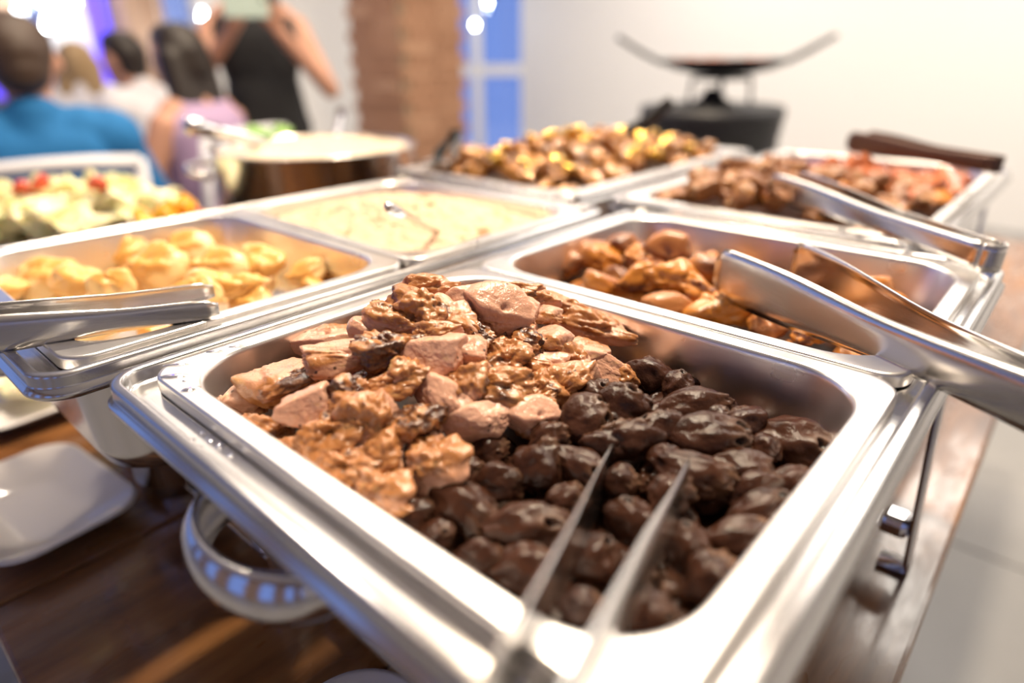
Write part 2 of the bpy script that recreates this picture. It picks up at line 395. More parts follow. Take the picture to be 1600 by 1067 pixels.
for (px, py, d, s, lab) in ((30, 30, 5.2, 1.2, 'white bulb low at far left above the head of the man in blue'), (75, 40, 5.2, 1.2, 'white bulb hanging right of the lowest far-left bulb'),
        (65, -2, 5.0, 1.5, 'large white bulb at the top edge over the man in blue'), (112, 2, 5.0, 1.7, 'largest white bulb at the top edge left of the violet strip'),
        (317, 27, 5.0, 1.1, 'white bulb beside the shoulder of the woman in black'), (257, 66, 5.6, 0.8, 'small bluish bulb above the dark-haired seated woman'),
        (282, 62, 5.6, 0.5, 'faint bulb right of the small bluish bulb in the window'), (742, 40, 6.5, 0.75, 'small bulb in the glazed door right of the brick pillar'), (762, 4, 6.5, 0.8, 'small bulb at the top of the glazed door')):
    if d < 6: dr_ = ray(px, py); q_ = CAMP + dr_ * ((WALLX + 0.45 - CAMP.x) / dr_.x)
    else: q_ = at(px, py, 6.3)
    b = empty('light_bulb', q_); tag(b, lab, 'light bulb', 'white bulbs in the background')
    k_ = link('bulb', bulbme, M['bulb'], b); k_.scale = (s, s, s); k_.rotation_euler = (PI, 0, 0)
    link('cord', tube('cord', [(0, 0, 0.04 * s), (0, 0, CEIL - q_.z)], 0.003, 6), M['frame'], b)
# ================================================================== BUFFET TABLE
TX0, TX1, TY0, TY1 = -1.32, 0.364, -0.101, 1.75
tb = empty('buffet_table', ((TX0 + TX1) / 2, (TY0 + TY1) / 2, 0)); tag(tb, 'long brown lacquered wooden buffet table under the chafing dishes', 'table')
_cx, _cy = tb.location.x, tb.location.y
NP = 6; pw = (TX1 - TX0) / NP
for k in range(NP):
    a = TX0 + pw * k; R0.random()
    link('plank', boxme('plank', a + 0.0008 - _cx, a + pw - 0.0008 - _cx, TY0 - _cy, TY1 - _cy, TABLE - 0.045, TABLE, 0.004), M['wood'], tb)
link('apron', boxme('apron', TX0 + 0.08 - _cx, TX1 - 0.08 - _cx, TY0 + 0.08 - _cy, TY1 - 0.08 - _cy, TABLE - 0.14, TABLE - 0.046), M['wood'], tb)
legm = boxme('leg', -0.045, 0.045, -0.045, 0.045, 0, TABLE - 0.141, 0.004)
for x in (TX0 + 0.14, TX1 - 0.14):
    for y in (TY0 + 0.14, TY1 - 0.14): link('leg', legm, M['wood'], tb, (x - _cx, y - _cy, 0))

# ================================================================== CHAFING DISHES AND PANS
def inset_loops(X0, X1, Y0, Y1, spec, n=10):
    return [rrect(X0 + i, X1 - i, Y0 + i, Y1 - i, r, z, n) for (i, z, r) in spec]
DW, DL = 0.354, 0.560
WP = loft('water_pan', inset_loops(-DW / 2, DW / 2, -DL / 2, DL / 2, [
    (0.004, -0.0165, 0.02), (-0.001, -0.0165, 0.022), (-0.003, -0.0145, 0.024), (-0.003, -0.012, 0.024), (-0.0005, -0.010, 0.022), (0.0, -0.009, 0.022), (0.0, -0.0085, 0.022), (0.0, -0.0032, 0.022), (0.0, -0.0026, 0.022), (0.0007, -0.0013, 0.021), (0.0018, -0.001, 0.02),
    (0.0048, -0.001, 0.018), (0.0054, -0.001, 0.017), (0.0062, -0.0018, 0.016), (0.0066, -0.003, 0.016), (0.0072, -0.0080, 0.015), (0.0078, -0.0093, 0.0145), (0.0090, -0.0097, 0.014), (0.0096, -0.0097, 0.014), (0.023, -0.0098, 0.045), (0.024, -0.0098, 0.045), (0.027, -0.013, 0.045), (0.028, -0.016, 0.045), (0.034, -0.090, 0.045), (0.0345, -0.095, 0.045), (0.040, -0.108, 0.045), (0.055, -0.113, 0.04), (0.062, -0.113, 0.04), (0.12, -0.113, 0.03)]), cap1=True)
WP.materials.append(M['steel'])
def chafing_dish(x0, y0, label):
    """x0,y0 = left and near outer edges of the rim"""
    cx, cy = x0 + DW / 2, y0 + DL / 2
    e = empty('chafing_dish', (cx, cy, TABLE)); tag(e, label, 'chafing dish', 'steel chafing dishes on the buffet')
    H = Z0 - TABLE
    wp = link('water_pan', WP, None, e, (0, 0, H)); solid(wp, 0.0009)
    for sx in (-1, 1):
        for sy in (-1, 1):
            yy = sy * 0.165
            x_t, x_b = sx * (DW / 2 - 0.012), sx * (DW / 2 + 0.001)
            secs = []
            for (x, z) in ((x_t - sx * 0.004, H - 0.014), (x_t, H - 0.03), ((x_t + x_b) / 2, H - 0.13), (x_b, 0.014), (x_b + sx * 0.002, 0.003), (x_b - sx * 0.02, 0.0025)):
                secs.append((x, z))
            loops = []
            for i, (x, z) in enumerate(secs):
                a = Vector((secs[min(i + 1, 5)][0] - secs[max(i - 1, 0)][0], secs[min(i + 1, 5)][1] - secs[max(i - 1, 0)][1])).normalized()
                nx, nz = a.y * 0.0022, -a.x * 0.0022
                loops.append([(x + nx, yy - 0.011, z + nz), (x + nx, yy + 0.011, z + nz), (x - nx, yy + 0.011, z - nz), (x - nx, yy - 0.011, z - nz)])
            link('leg', loft('leg', loops, True, True), M['chrome'], e)
    # cross bar between each pair of legs with a fuel shelf
    for sy in (-1, 1):
        bm = bmesh.new(); xb_ = DW / 2 - 0.003
        bbox(bm, -xb_, xb_, sy * 0.165 - 0.012, sy * 0.165 + 0.012, 0.040, 0.043, 0.001)
        for sx in (-1, 1):
            bbox(bm, sx * (xb_ - 0.012) - 0.012, sx * (xb_ - 0.012) + 0.012, sy * 0.165 - 0.0125, sy * 0.165 + 0.0125, 0.034, 0.052, 0.006)
        link('cross_bar', frombm('cross_bar', bm), M['chrome'], e)
        cup = link('fuel_cup', lathe('fuel_cup', [(0.001, 0.0), (0.036, 0.0), (0.041, 0.004), (0.041, 0.040), (0.043, 0.043), (0.040, 0.043), (0.038, 0.036), (0.012, 0.034), (0.001, 0.034)], 32), M['chrome'], e, (0, sy * 0.165, 0.0435))
    # end handles: broad rounded bands
    for sy in (-1, 1):
        pts = []
        N = 26
        for k in range(N + 1):
            a = PI * k / N
            pts.append(Vector((0.047 * math.cos(a), sy * (DL / 2 - 0.030 + 0.042 * max(0.0, math.sin(a)) ** 0.75), 0)))
        pts = [Vector((0.047, sy * (DL / 2 - 0.046), 0))] + pts + [Vector((-0.047, sy * (DL / 2 - 0.046), 0))]
        loops = []
        for i, p in enumerate(pts):
            tn = (pts[min(i + 1, len(pts) - 1)] - pts[max(i - 1, 0)]).normalized(); nn = Vector((tn.y, -tn.x, 0)) * (-sy)
            if nn.dot(p - Vector((0, sy * (DL / 2 - 0.03), 0))) < 0: nn = -nn
            fl = 1.0 + 0.35 * max(0, abs(p.x) - 0.044) / 0.008 * 0.3
            prof = [(-0.002, 0.0125), (-0.001, 0.0135), (0.0015, 0.0135), (0.0028, 0.0122), (0.0060, 0.0070), (0.0072, 0.0), (0.0060, -0.0070), (0.0028, -0.0122), (0.0, -0.0135), (-0.002, -0.0125), (0.0015, -0.006), (0.0025, 0.0), (0.0015, 0.006)]
            loops.append([p + nn * a_ + Vector((0, 0, b_ * fl)) for a_, b_ in prof])
        me = loft('handle', loops, True, True)
        link('handle', me, M['chrome'], e, (-0.030 if sy < 0 else 0.030, 0, H - 0.042))
    return e
D1 = (-0.015, -0.0201); D2 = (-0.386, -0.046); D3 = (-0.072, 0.566); D4 = (-0.455, 0.535)
chafing_dish(*D1, 'steel chafing dish nearest the camera, holding chicken and dark hearts')
chafing_dish(*D2, 'steel chafing dish at left holding yellow cassava and farofa')
chafing_dish(*D3, 'steel chafing dish at back right holding beef and red sausages')
chafing_dish(*D4, 'steel chafing dish at back left holding glinting golden meat')

def food_pan(x0, y0, wx, wy, label, z=0.0, depth=0.065):
    cx, cy = x0 + wx / 2, y0 + wy / 2
    spec = [(0.0008, -0.0088, 0.018), (0.0, -0.0084, 0.018), (0.0, -0.0078, 0.018), (0.0, -0.0022, 0.018), (0.0, -0.0016, 0.018), (0.0004, -0.0005, 0.018), (0.0012, 0.0, 0.0185), (0.0018, 0.0, 0.019), (0.0098, 0.0, 0.040), (0.0104, 0.0, 0.041), (0.0114, -0.0006, 0.041), (0.0122, -0.0022, 0.041),
            (0.0125, -0.004, 0.041), (0.0128, -0.006, 0.041), (0.0190, -depth + 0.016, 0.042), (0.0195, -depth + 0.013, 0.042), (0.0225, -depth + 0.006, 0.041), (0.029, -depth + 0.001, 0.038), (0.038, -depth, 0.032), (0.045, -depth, 0.032)]
    me = loft('food_pan', inset_loops(-wx / 2, wx / 2, -wy / 2, wy / 2, spec, 12), cap1=True)
    o = link('food_pan', me, M['pan'], None, (cx, cy, Z0 + z)); solid(o, 0.0008)
    tag(o, label, 'food pan', 'steel food pans in the chafing dishes')
    j = loft('gap_shade', [rrect(-wx / 2 + 0.021, wx / 2 - 0.021, -wy / 2 + 0.021, wy / 2 - 0.021, 0.04, -depth + 0.016, 8)], cap1=True)  # dark sheet added over the pan floor so gaps in the heap go black
    return o, j
PW, PL = 0.325, 0.258
P1 = (0.0, 0.0); P2 = (0.0, PL + 0.0036)
P3 = (D2[0] + 0.0145, D2[1] + 0.0190); P4 = (P3[0], P3[1] + PL + 0.0036)
def panset(xy, wx, wy, label, jl=None):
    o, j = food_pan(xy[0], xy[1], wx, wy, label)
    if jl:
        q = link('gap_shade_sheet', j, M['gap_shade'], None, (xy[0] + wx / 2, xy[1] + wy / 2, Z0)); tag(q, jl, 'gap_shade', kind='stuff')
panset(P1, PW, PL, 'square steel pan heaped with chicken pieces and dark hearts', 'dark sheet added as gap shade under the chicken and hearts')
panset(P2, PW, PL, 'square steel pan of browned pork behind the chicken pan', 'dark sheet added as gap shade under the browned pork')
panset(P3, PW, PL, 'square steel pan of yellow cassava at the left')
panset(P4, PW, PL, 'square steel pan of beige farofa behind the cassava pan')
panset((D3[0] + 0.0145, D3[1] + 0.0145), PW, 0.531, 'long steel pan of beef and red sausages at back right', 'dark sheet added as gap shade under the beef')
panset((D4[0] + 0.0145, D4[1] + 0.0145), PW, 0.531, 'long steel pan of glinting golden meat at back left', 'dark sheet added as gap shade under the golden meat')

# water drops on the near pan rim
dropme = lathe('water_drop', [(0.001, 0.25), (0.45, 0.22), (0.8, 0.13), (1.0, 0.02), (0.98, 0.0)], 16)
def drop(px, py, sx, sy, ang, z):
    p = onz(px, py, z); q = link('water_drop', dropme, M['water'], None, (p.x, p.y, p.z + 0.0001)); q.scale = (sx, sy, 0.0028); q.rotation_euler = (0, 0, ang)
    return q
for (px, py, sx, sy, an, z, lab) in ((277, 570, .008, .0022, .9, 0, 'long thin water drop on the pan rim beside the left corner'), (272, 588, .008, .0034, .8, 0, 'largest water drop on the left corner of the near pan rim'),
        (290, 595, .002, .0013, .8, 0, 'tiny water drop between the two large ones on the pan corner'), (298, 608, .005, .0036, 1.2, 0, 'squarish water drop just above the pan opening corner'),
        (338, 549, .006, .002, .9, 0, 'thin water drop on the back rim above the first chicken pieces'), (373, 541, .006, .002, .9, 0, 'farthest water drop on the back rim of the chicken pan')):
    tag(drop(px, py, sx, sy, an, z), lab, 'water drop', 'water drops on the near pan rim')
for (px, py) in ((278, 681), (318, 676), (325, 685), (345, 697), (310, 700), (330, 690), (362, 712), (300, 690)):
    tag(drop(px, py, R0.uniform(.0014, .003), R0.uniform(.001, .002), R0.uniform(0, 3), -.0096), 'small round water drop on the ledge below the near pan rim', 'water drop', 'drops on the ledge of the near dish')

# ================================================================== TONGS, SPOONS
def tongs(tip, bend, label, spread=0.05, wide=None, roll=0.0, material='tongs', tipw=0.030, handw=0.020, scal=True):
    """tip = midpoint between the arm ends, bend = the folded end, both world points"""
    tip, bend = Vector(tip), Vector(bend); X = (tip - bend); L = X.length; X.normalize()
    Zr = Vector((0, 0, 1)); Y = Zr.cross(X).normalized(); Z = X.cross(Y)
    if roll: q = Quaternion(X, roll); Y = q @ Y; Z = q @ Z
    e = empty('serving_tongs', bend); tag(e, label, 'tongs', 'steel serving tongs')
    e.rotation_euler = Matrix((X, Y, Z)).transposed().to_euler()
    N = 30
    for s in (-1, 1):
        loops = []
        for i in range(N + 1):
            u = i / N; x = 0.010 + (L - 0.010) * u
            y = s * (0.009 + (spread / 2 - 0.009) * (u ** 1.1) - 0.006 * math.sin(PI * min(1, max(0, (u - .75) / .25))) * 0)
            wd = handw + (0.014 - handw) * max(0, math.sin(PI * min(1, u / 0.7))) * 0.25
            if u > 0.35: wd = wd + (tipw - wd) * (0.5 - 0.5 * math.cos(PI * min(1, (u - 0.35) / 0.5)))
            if u > 0.94: wd *= math.sqrt(max(0.05, 1 - 0.7 * ((u - 0.94) / 0.06) ** 3))
            cup = 0.0030 if u < 0.6 else 0.0030 - 0.0016 * min(1, (u - 0.6) / 0.2)
            sec = []
            for k in range(9):
                tt = -1 + 2 * k / 8
                dy = s * (-cup * max(0, (abs(tt) - 0.72) / 0.28))
                sec.append(Vector((x, y + dy, tt * wd / 2)))
            loops.append(sec)
        o = link('arm', loft('arm', loops, closed=False), M[material], e); solid(o, 0.0012, 0)
    loops = []
    for i in range(13):
        a = PI / 2 + PI * i / 12
        loops.append([(0.010 + 0.0095 * math.cos(a), 0.0092 * math.sin(a), z * handw / 2) for z in (-1, -.5, 0, .5, 1)])
    o = link('spring_bend', loft('spring_bend', loops, closed=False), M[material], e); solid(o, 0.0014, 0)
    return e
def L3(p, z): return Vector((p[0], p[1], Z0 + z))
tongs(L3((.243, .140), -.030), L3((.322, -.085), .030), 'nearest steel tongs pushed tips first into the dark hearts', 0.040, tipw=0.026, handw=0.028)
tongs(L3((.190, .385), .006), L3((.402, .243), .010), 'steel tongs lying across the browned pork pan, bend over the right rim', 0.070, tipw=0.040, handw=0.030)
tongs(L3((.105, .665), .022), L3((.335, .497), .014), 'steel tongs on the beef pan with its bend over the pork pan edge', 0.035, tipw=0.030, handw=0.022)
tongs(L3((.085, 1.02), .035), L3((.285, .895), .032), 'dark bronze-coloured tongs lying on the red sausages at far right', 0.035, material='dark_tongs', tipw=0.03)
_a, _b = onz(385, 474, .004), onz(292, 462, .009); _m = (_a + _b) / 2
tongs(_m, _m + (onz(-260, 545, .012) - _m).normalized() * .26, 'steel tongs at the left edge resting across the cassava pan', (_a - _b).length, tipw=0.014, handw=0.030)
tongs(L3((-.29, .93), .01), L3((-.215, .98), .085), 'black tongs standing tilted in the golden meat', 0.04, material='blackplastic', tipw=0.03)
tongs(L3((-.40, .60), .008), L3((-.47, .70), .035), 'black tongs lying at the left rim of the golden meat pan', 0.03, material='blackplastic', tipw=0.03)

def spoon(base, top, label, r=0.004, bowl=0.028):
    base, top = Vector(base), Vector(top); e = empty('serving_spoon', base); tag(e, label, 'spoon', 'serving spoons')
    d = top - base
    link('handle', tube('handle', [d * 0.02, d * 0.3, d * 0.7, d * 0.97, d], [r * .8, r, r * 1.3, r * 1.6, r * .7]), M['chrome'], e)
    b = link('bowl', lathe('bowl', [(0.001, -0.35), (0.4, -0.3), (0.8, -0.12), (1.0, 0.05), (0.96, 0.06), (0.76, -0.06), (0.001, -0.26)], 24), M['chrome'], e, -d.normalized() * bowl * 0.9)
    b.scale = (bowl, bowl * 1.35, bowl)
    return e
spoon(L3((-.12, .335), -.008), onz(604, 322, .055), 'steel spoon handle rising out of the beige farofa', .0028)

# ================================================================== FOOD SHAPES
def ico(sub):
    bm = bmesh.new(); bmesh.ops.create_icosphere(bm, subdivisions=sub, radius=1.0)
    vs = [v.co.copy().normalized() for v in bm.verts]; fs = [tuple(v.index for v in f.verts) for f in bm.faces]; bm.free(); return vs, fs
ICO5 = ico(5); ICO4 = ico(4)
def rdir(rg):
    while True:
        v = Vector((rg.uniform(-1, 1), rg.uniform(-1, 1), rg.uniform(-1, 1)))
        if 0.1 < v.length < 1: return v.normalized()
def foodmesh(name, material, seed, fn, src=None):
    rg = random.Random(seed); vs, fs = src or ICO5
    st = fn(rg, None, None); out, cols = [], []
    off = Vector((rg.uniform(-50, 50), rg.uniform(-50, 50), rg.uniform(-50, 50)))
    for d in vs:
        p, c = fn(st, d, off); out.append(p); cols.append(c)
    mx = [max(abs(p[i]) for p in out) for i in range(3)]
    out = [Vector((p.x / mx[0], p.y / mx[1], p.z / mx[2])) for p in out]
    me = mk(name, out, fs); a = me.color_attributes.new('food', 'FLOAT_COLOR', 'POINT')
    flat = []
    for c in cols: flat += [min(1, max(0, c[0])), min(1, max(0, c[1])), min(1, max(0, c[2])), 1]
    a.data.foreach_set('color', flat); me.materials.append(material); return me
def chunk(skin=0.3, char=0.1, planes=(7, 10), soft=9.0, lump=0.16, skin_up=True):
    def fn(rg, d, off):
        if d is None:
            pl = [(rdir(rg), rg.uniform(0.48, 0.9)) for _ in range(rg.randint(*planes))]
            sd = Vector((rg.uniform(-.5, .5), rg.uniform(-.5, .5), 1)).normalized() if skin_up else rdir(rg)
            return dict(pl=pl, sd=sd, gr=rdir(rg), fl=rg.uniform(.5, 1.2), nick=[(rdir(rg), rg.uniform(.15, .32), rg.uniform(.1, .3)) for _ in range(3)])
        st = rg; s = 0.0
        for n, h in st['pl']:
            c = d.dot(n)
            if c > 0.05: s += math.exp(-soft * (h / c - 0.9))
        r = 0.9 - math.log(s + math.exp(-soft * 0.35)) / soft
        r = max(0.35, min(1.35, r))
        side = d.dot(st['sd']) + 0.55 * noise.noise(d * 1.6 + off)
        sk = max(0, min(1, (side - (0.75 - 1.5 * skin)) * 2.2))
        lump_n = noise.fractal(d * 2.1 + off, 0.8, 2.0, 4)
        r += lump * (0.45 + 0.75 * sk) * lump_n * 0.8
        rid = 1 - abs(noise.noise(d * 3.6 + off * 1.3)) * 2
        r += (0.045 * sk + 0.010) * rid
        g = d - st['gr'] * d.dot(st['gr'])
        r += 0.022 * (1 - sk) * noise.noise(g * 11 + st['gr'] * d.dot(st['gr']) * 1.8 + off)
        for n, w_, h in st['nick']:
            a = (d - n).length
            r -= h * math.exp(-(a / w_) ** 2)
        r += 0.02 * noise.noise(d * 13 + off)
        ch = (noise.fractal(d * 1.5 - off, 0.9, 2.0, 3) + char * 1.6 - 0.42) * 2.6 * (0.35 + sk)
        ft = max(0, noise.noise(d * 3.1 + off * 2) - 0.42) * 1.6
        return d * r, (sk, ch, ft)
    return fn
def heart(stub=1, fat=0.3):
    def fn(rg, d, off):
        if d is None:
            ax = Vector((1, 0, 0)); holes = []
            for k in range(stub):
                v = Vector((rg.uniform(.25, .95), rg.uniform(-.7, .7), rg.uniform(.1, .9))).normalized(); holes.append((v, rg.uniform(.26, .38)))
            return dict(h=holes, bend=rg.uniform(-.35, .35), tp=rg.uniform(.35, .6), fat=fat, cleft=rg.uniform(-.5, .5))
        st = rg
        taper = 1 - st['tp'] * max(0, -d.x) ** 1.4
        p = Vector((d.x * 1.0, d.y * 0.72 * taper, d.z * 0.72 * taper))
        r = 1 + 0.24 * noise.noise(d * 1.4 + off) + 0.07 * noise.noise(d * 3.0 + off) + 0.014 * noise.noise(d * 9 + off) + 0.008 * noise.noise(d * 20 + off)
        cap = max(0, min(1, (d.x + 0.35 * noise.noise(d * 2.5 + off) - 0.45) * 3))
        r += cap * 0.12 * noise.fractal(d * 6 + off, 0.7, 2.0, 3)
        r -= 0.10 * math.exp(-((d.x - 0.42) / 0.10) ** 2) * (0.5 + noise.noise(d * 2 + off))
        ft = cap * st['fat'] * (0.6 + noise.noise(d * 4 - off)); ch = (noise.noise(d * 2.2 - off) - 0.1) * 0.9
        for n, w_ in st['h']:
            a = (d - n).length
            r += 0.17 * math.exp(-(a / w_) ** 4)
            r -= 0.60 * math.exp(-(a / (w_ * 0.46)) ** 4)
            ft += 0.35 * math.exp(-((a - w_ * .75) / (w_ * .3)) ** 2)
            ch += 2.2 * math.exp(-(a / (w_ * 0.5)) ** 4)
        q = p * r; q.z += st['bend'] * q.x * q.x * 0.5
        sk = 0.5 + 0.8 * noise.noise(d * 1.4 + off * 1.7)
        return q, (sk, ch, ft)
    return fn
def rod(rad=0.5, bump=0.06):
    def fn(rg, d, off):
        if d is None: return dict(b=rg.uniform(-.5, .5))
        s = abs(d.x); x = math.copysign(min(1, s * 1.15) ** 1.0, d.x)
        rr = math.sqrt(max(0, d.y * d.y + d.z * d.z)) + 1e-6; k = min(1.0, rr * 1.8) / rr * (1 + bump * noise.fractal(d * 2.5 + off, .8, 2, 3))
        q = Vector((x, d.y * k * rad, d.z * k * rad)); q.z += rg['b'] * q.x * q.x * .5
        return q, (0.4 + noise.noise(d * 2 + off), noise.noise(d * 2.5 - off) - 0.25, 0)
    return fn
def leafy():
    def fn(rg, d, off):
        if d is None: return dict(a=rg.uniform(.3, 1.1), b=rg.uniform(3, 6))
        q = Vector((d.x, d.y * .75, d.z * .16)) * (1 + .25 * noise.noise(d * 2 + off))
        q.z += rg['a'] * q.x * q.x * .6 + .16 * noise.noise(Vector((q.x, q.y, 0)) * 2.5 + off) + .05 * math.sin(q.y * rg['b'] * 2)
        return q, (0.5 + .9 * noise.noise(d * 1.5 + off), max(0, abs(d.x) - .55) * 2 * (noise.noise(d + off) + .45), 0)
    return fn
V = {}
V['pale'] = [foodmesh('chicken_piece', M['chicken'], 100 + k, chunk(.16, -.1, (7, 10), 26, .16, False)) for k in range(8)]
V['lumpy'] = [foodmesh('chicken_piece', M['chicken'], 130 + k, chunk(.36, -.05, (6, 8), 14, .30)) for k in range(6)]
V['skin'] = [foodmesh('chicken_piece', M['chicken'], 160 + k, chunk(.58, .02, (6, 8), 15, .26)) for k in range(5)]
V['char'] = [foodmesh('chicken_piece', M['chicken'], 190 + k, chunk(.80, .44, (6, 8), 15, .24)) for k in range(4)]
V['heart'] = [foodmesh('chicken_heart', M['heart'], 200 + k, heart(k % 3, (.25, .5, .8, .15)[k % 4])) for k in range(10)]
V['hole'] = [foodmesh('chicken_heart', M['heart'], 240 + k, heart(1, (.3, .7, .5)[k % 3])) for k in range(6)]
V['pork'] = [foodmesh('pork_piece', M['pork'], 300 + k, chunk((.2, .5, .8)[k % 3], (.0, .35)[k % 2], (7, 10), 24, .18, False), ICO4) for k in range(9)]
V['beef'] = [foodmesh('beef_piece', M['beef'], 330 + k, chunk(.3, .1, (6, 9), 20, .26, False), ICO4) for k in range(6)]
V['glazed'] = [foodmesh('glazed_meat_piece', M['glazed'], 360 + k, chunk(.5, .1, (6, 9), 18, .3), ICO4) for k in range(6)]
V['gold_glint'] = [foodmesh('golden_piece', M['gold_glint'], 380 + k, chunk(.5, -.2, (6, 9), 9, .2), ICO4) for k in range(3)]
V['sausage'] = [foodmesh('sausage', M['sausage'], 400 + k, rod(.42), ICO4) for k in range(4)]
V['cassava'] = [foodmesh('cassava_piece', M['cassava'], 420 + k, chunk(.35, -.1, (5, 7), 6, .2), ICO4) for k in range(6)]
V['cabbage'] = [foodmesh('cabbage_piece', M['cabbage'], 450 + k, leafy(), ICO4) for k in range(6)]
V['tomato'] = [foodmesh('tomato_wedge', M['tomato'], 470 + k, chunk(.3, -.3, (4, 6), 8, .1), ICO4) for k in range(2)]
V['pepper'] = [foodmesh('pepper_strip', M['pepper'], 480 + k, rod(.35), ICO4) for k in range(3)]
CNT = {}
def pick(kind):
    CNT[kind] = CNT.get(kind, 0) + 1; return V[kind][(CNT[kind] * 5 + CNT[kind] // len(V[kind])) % len(V[kind])]
def place(me, p, ex, ey, ez, sx, sy, sz, label, cat, group):
    o = link(me.name.split('.')[0], me, None, None); R_ = Matrix((ex, ey, ez)).transposed()
    o.location = p; o.rotation_euler = R_.to_euler(); o.scale = (sx, sy, sz); tag(o, label, cat, group); return o
def march(px, py, H):
    d = ray(px, py); t_ = 0.05
    for _ in range(600):
        p = CAMP + d * t_
        if p.z - Z0 <= H(p.x, p.y): return p, t_
        t_ += 0.0015
    return p, t_
UP = Vector((0, 0, 1))
KS = {'pale': 1.3, 'lumpy': 1.38, 'skin': 1.34, 'char': 1.22, 'heart': 1.2, 'hole': 1.2, 'pork': 1.3}
def pix(px, py, wpx, hpx, kind, ang, label, cat, group, H, sink=0.35, dep=None, lift=0.0):
    """a piece lying on a heap, its long side turned by ang in the plane facing the viewer"""
    p, t_ = march(px, py, H); s = t_ / FPX
    a = math.radians(ang)
    nz = (-CF * 0.6 + UP * 0.8).normalized()
    ex = (CR * math.cos(a) + CU * math.sin(a)); ex = (ex - nz * ex.dot(nz)).normalized(); ey = nz.cross(ex)
    w_, h_ = wpx * s / 2, hpx * s / 2
    K = KS.get(kind, 1.15)
    ey_len = h_ / max(0.45, abs(ey.dot(CU) * math.cos(a)) + abs(ey.dot(CR) * math.sin(a)) + 0.15)
    dz = dep * s / 2 if dep else min(w_, h_) * 0.9
    c = p - nz * dz * sink + UP * lift
    return place(pick(kind), c, ex, ey, nz, w_ * K * 1.12, h_ * K * 1.15, dz * K, label, cat, group)
def scatter(x0, x1, y0, y1, H, n, kinds, smin, smax, label, cat, group, seed, asp=(.6, .9), zoff=0.0, flat=0.8):
    rg = random.Random(seed); pts = []; tries = 0
    rad = math.sqrt((x1 - x0) * (y1 - y0) / n) * 0.72
    while len(pts) < n and tries < 6000:
        tries += 1; x, y = rg.uniform(x0, x1), rg.uniform(y0, y1)
        if all((x - a) ** 2 + (y - b) ** 2 > rad * rad for a, b in pts): pts.append((x, y))
        elif tries % 400 == 0: rad *= 0.93
    out = []
    def zone(lb, x, y):
        i = min(2, int(3 * (x - x0) / (x1 - x0))); j = min(2, int(3 * (y - y0) / (y1 - y0)))
        return lb + ', ' + (('left of the near end', 'middle of the near end', 'right of the near end'), ('left side halfway along', 'very centre', 'right side halfway along'), ('left of the far end', 'middle of the far end', 'right of the far end'))[j][i]
    for (x, y) in pts:
        s = rg.uniform(smin, smax) / 2; q = Quaternion(rdir(rg), rg.uniform(0, 1.0)) @ Quaternion(UP, rg.uniform(0, 6.28))
        kd = rg.choice(kinds)
        lb, ct = (label[kd], cat[kd]) if isinstance(label, dict) else (label, cat)
        o = place(pick(kd), Vector((x, y, Z0 + H(x, y) + zoff - s * 0.25)), q @ Vector((1, 0, 0)), q @ Vector((0, 1, 0)), q @ UP, s, s * rg.uniform(*asp), s * flat * rg.uniform(.6, .95), zone(lb, x, y), ct, group[kd] if isinstance(group, dict) else group)
        out.append(o)
    return out
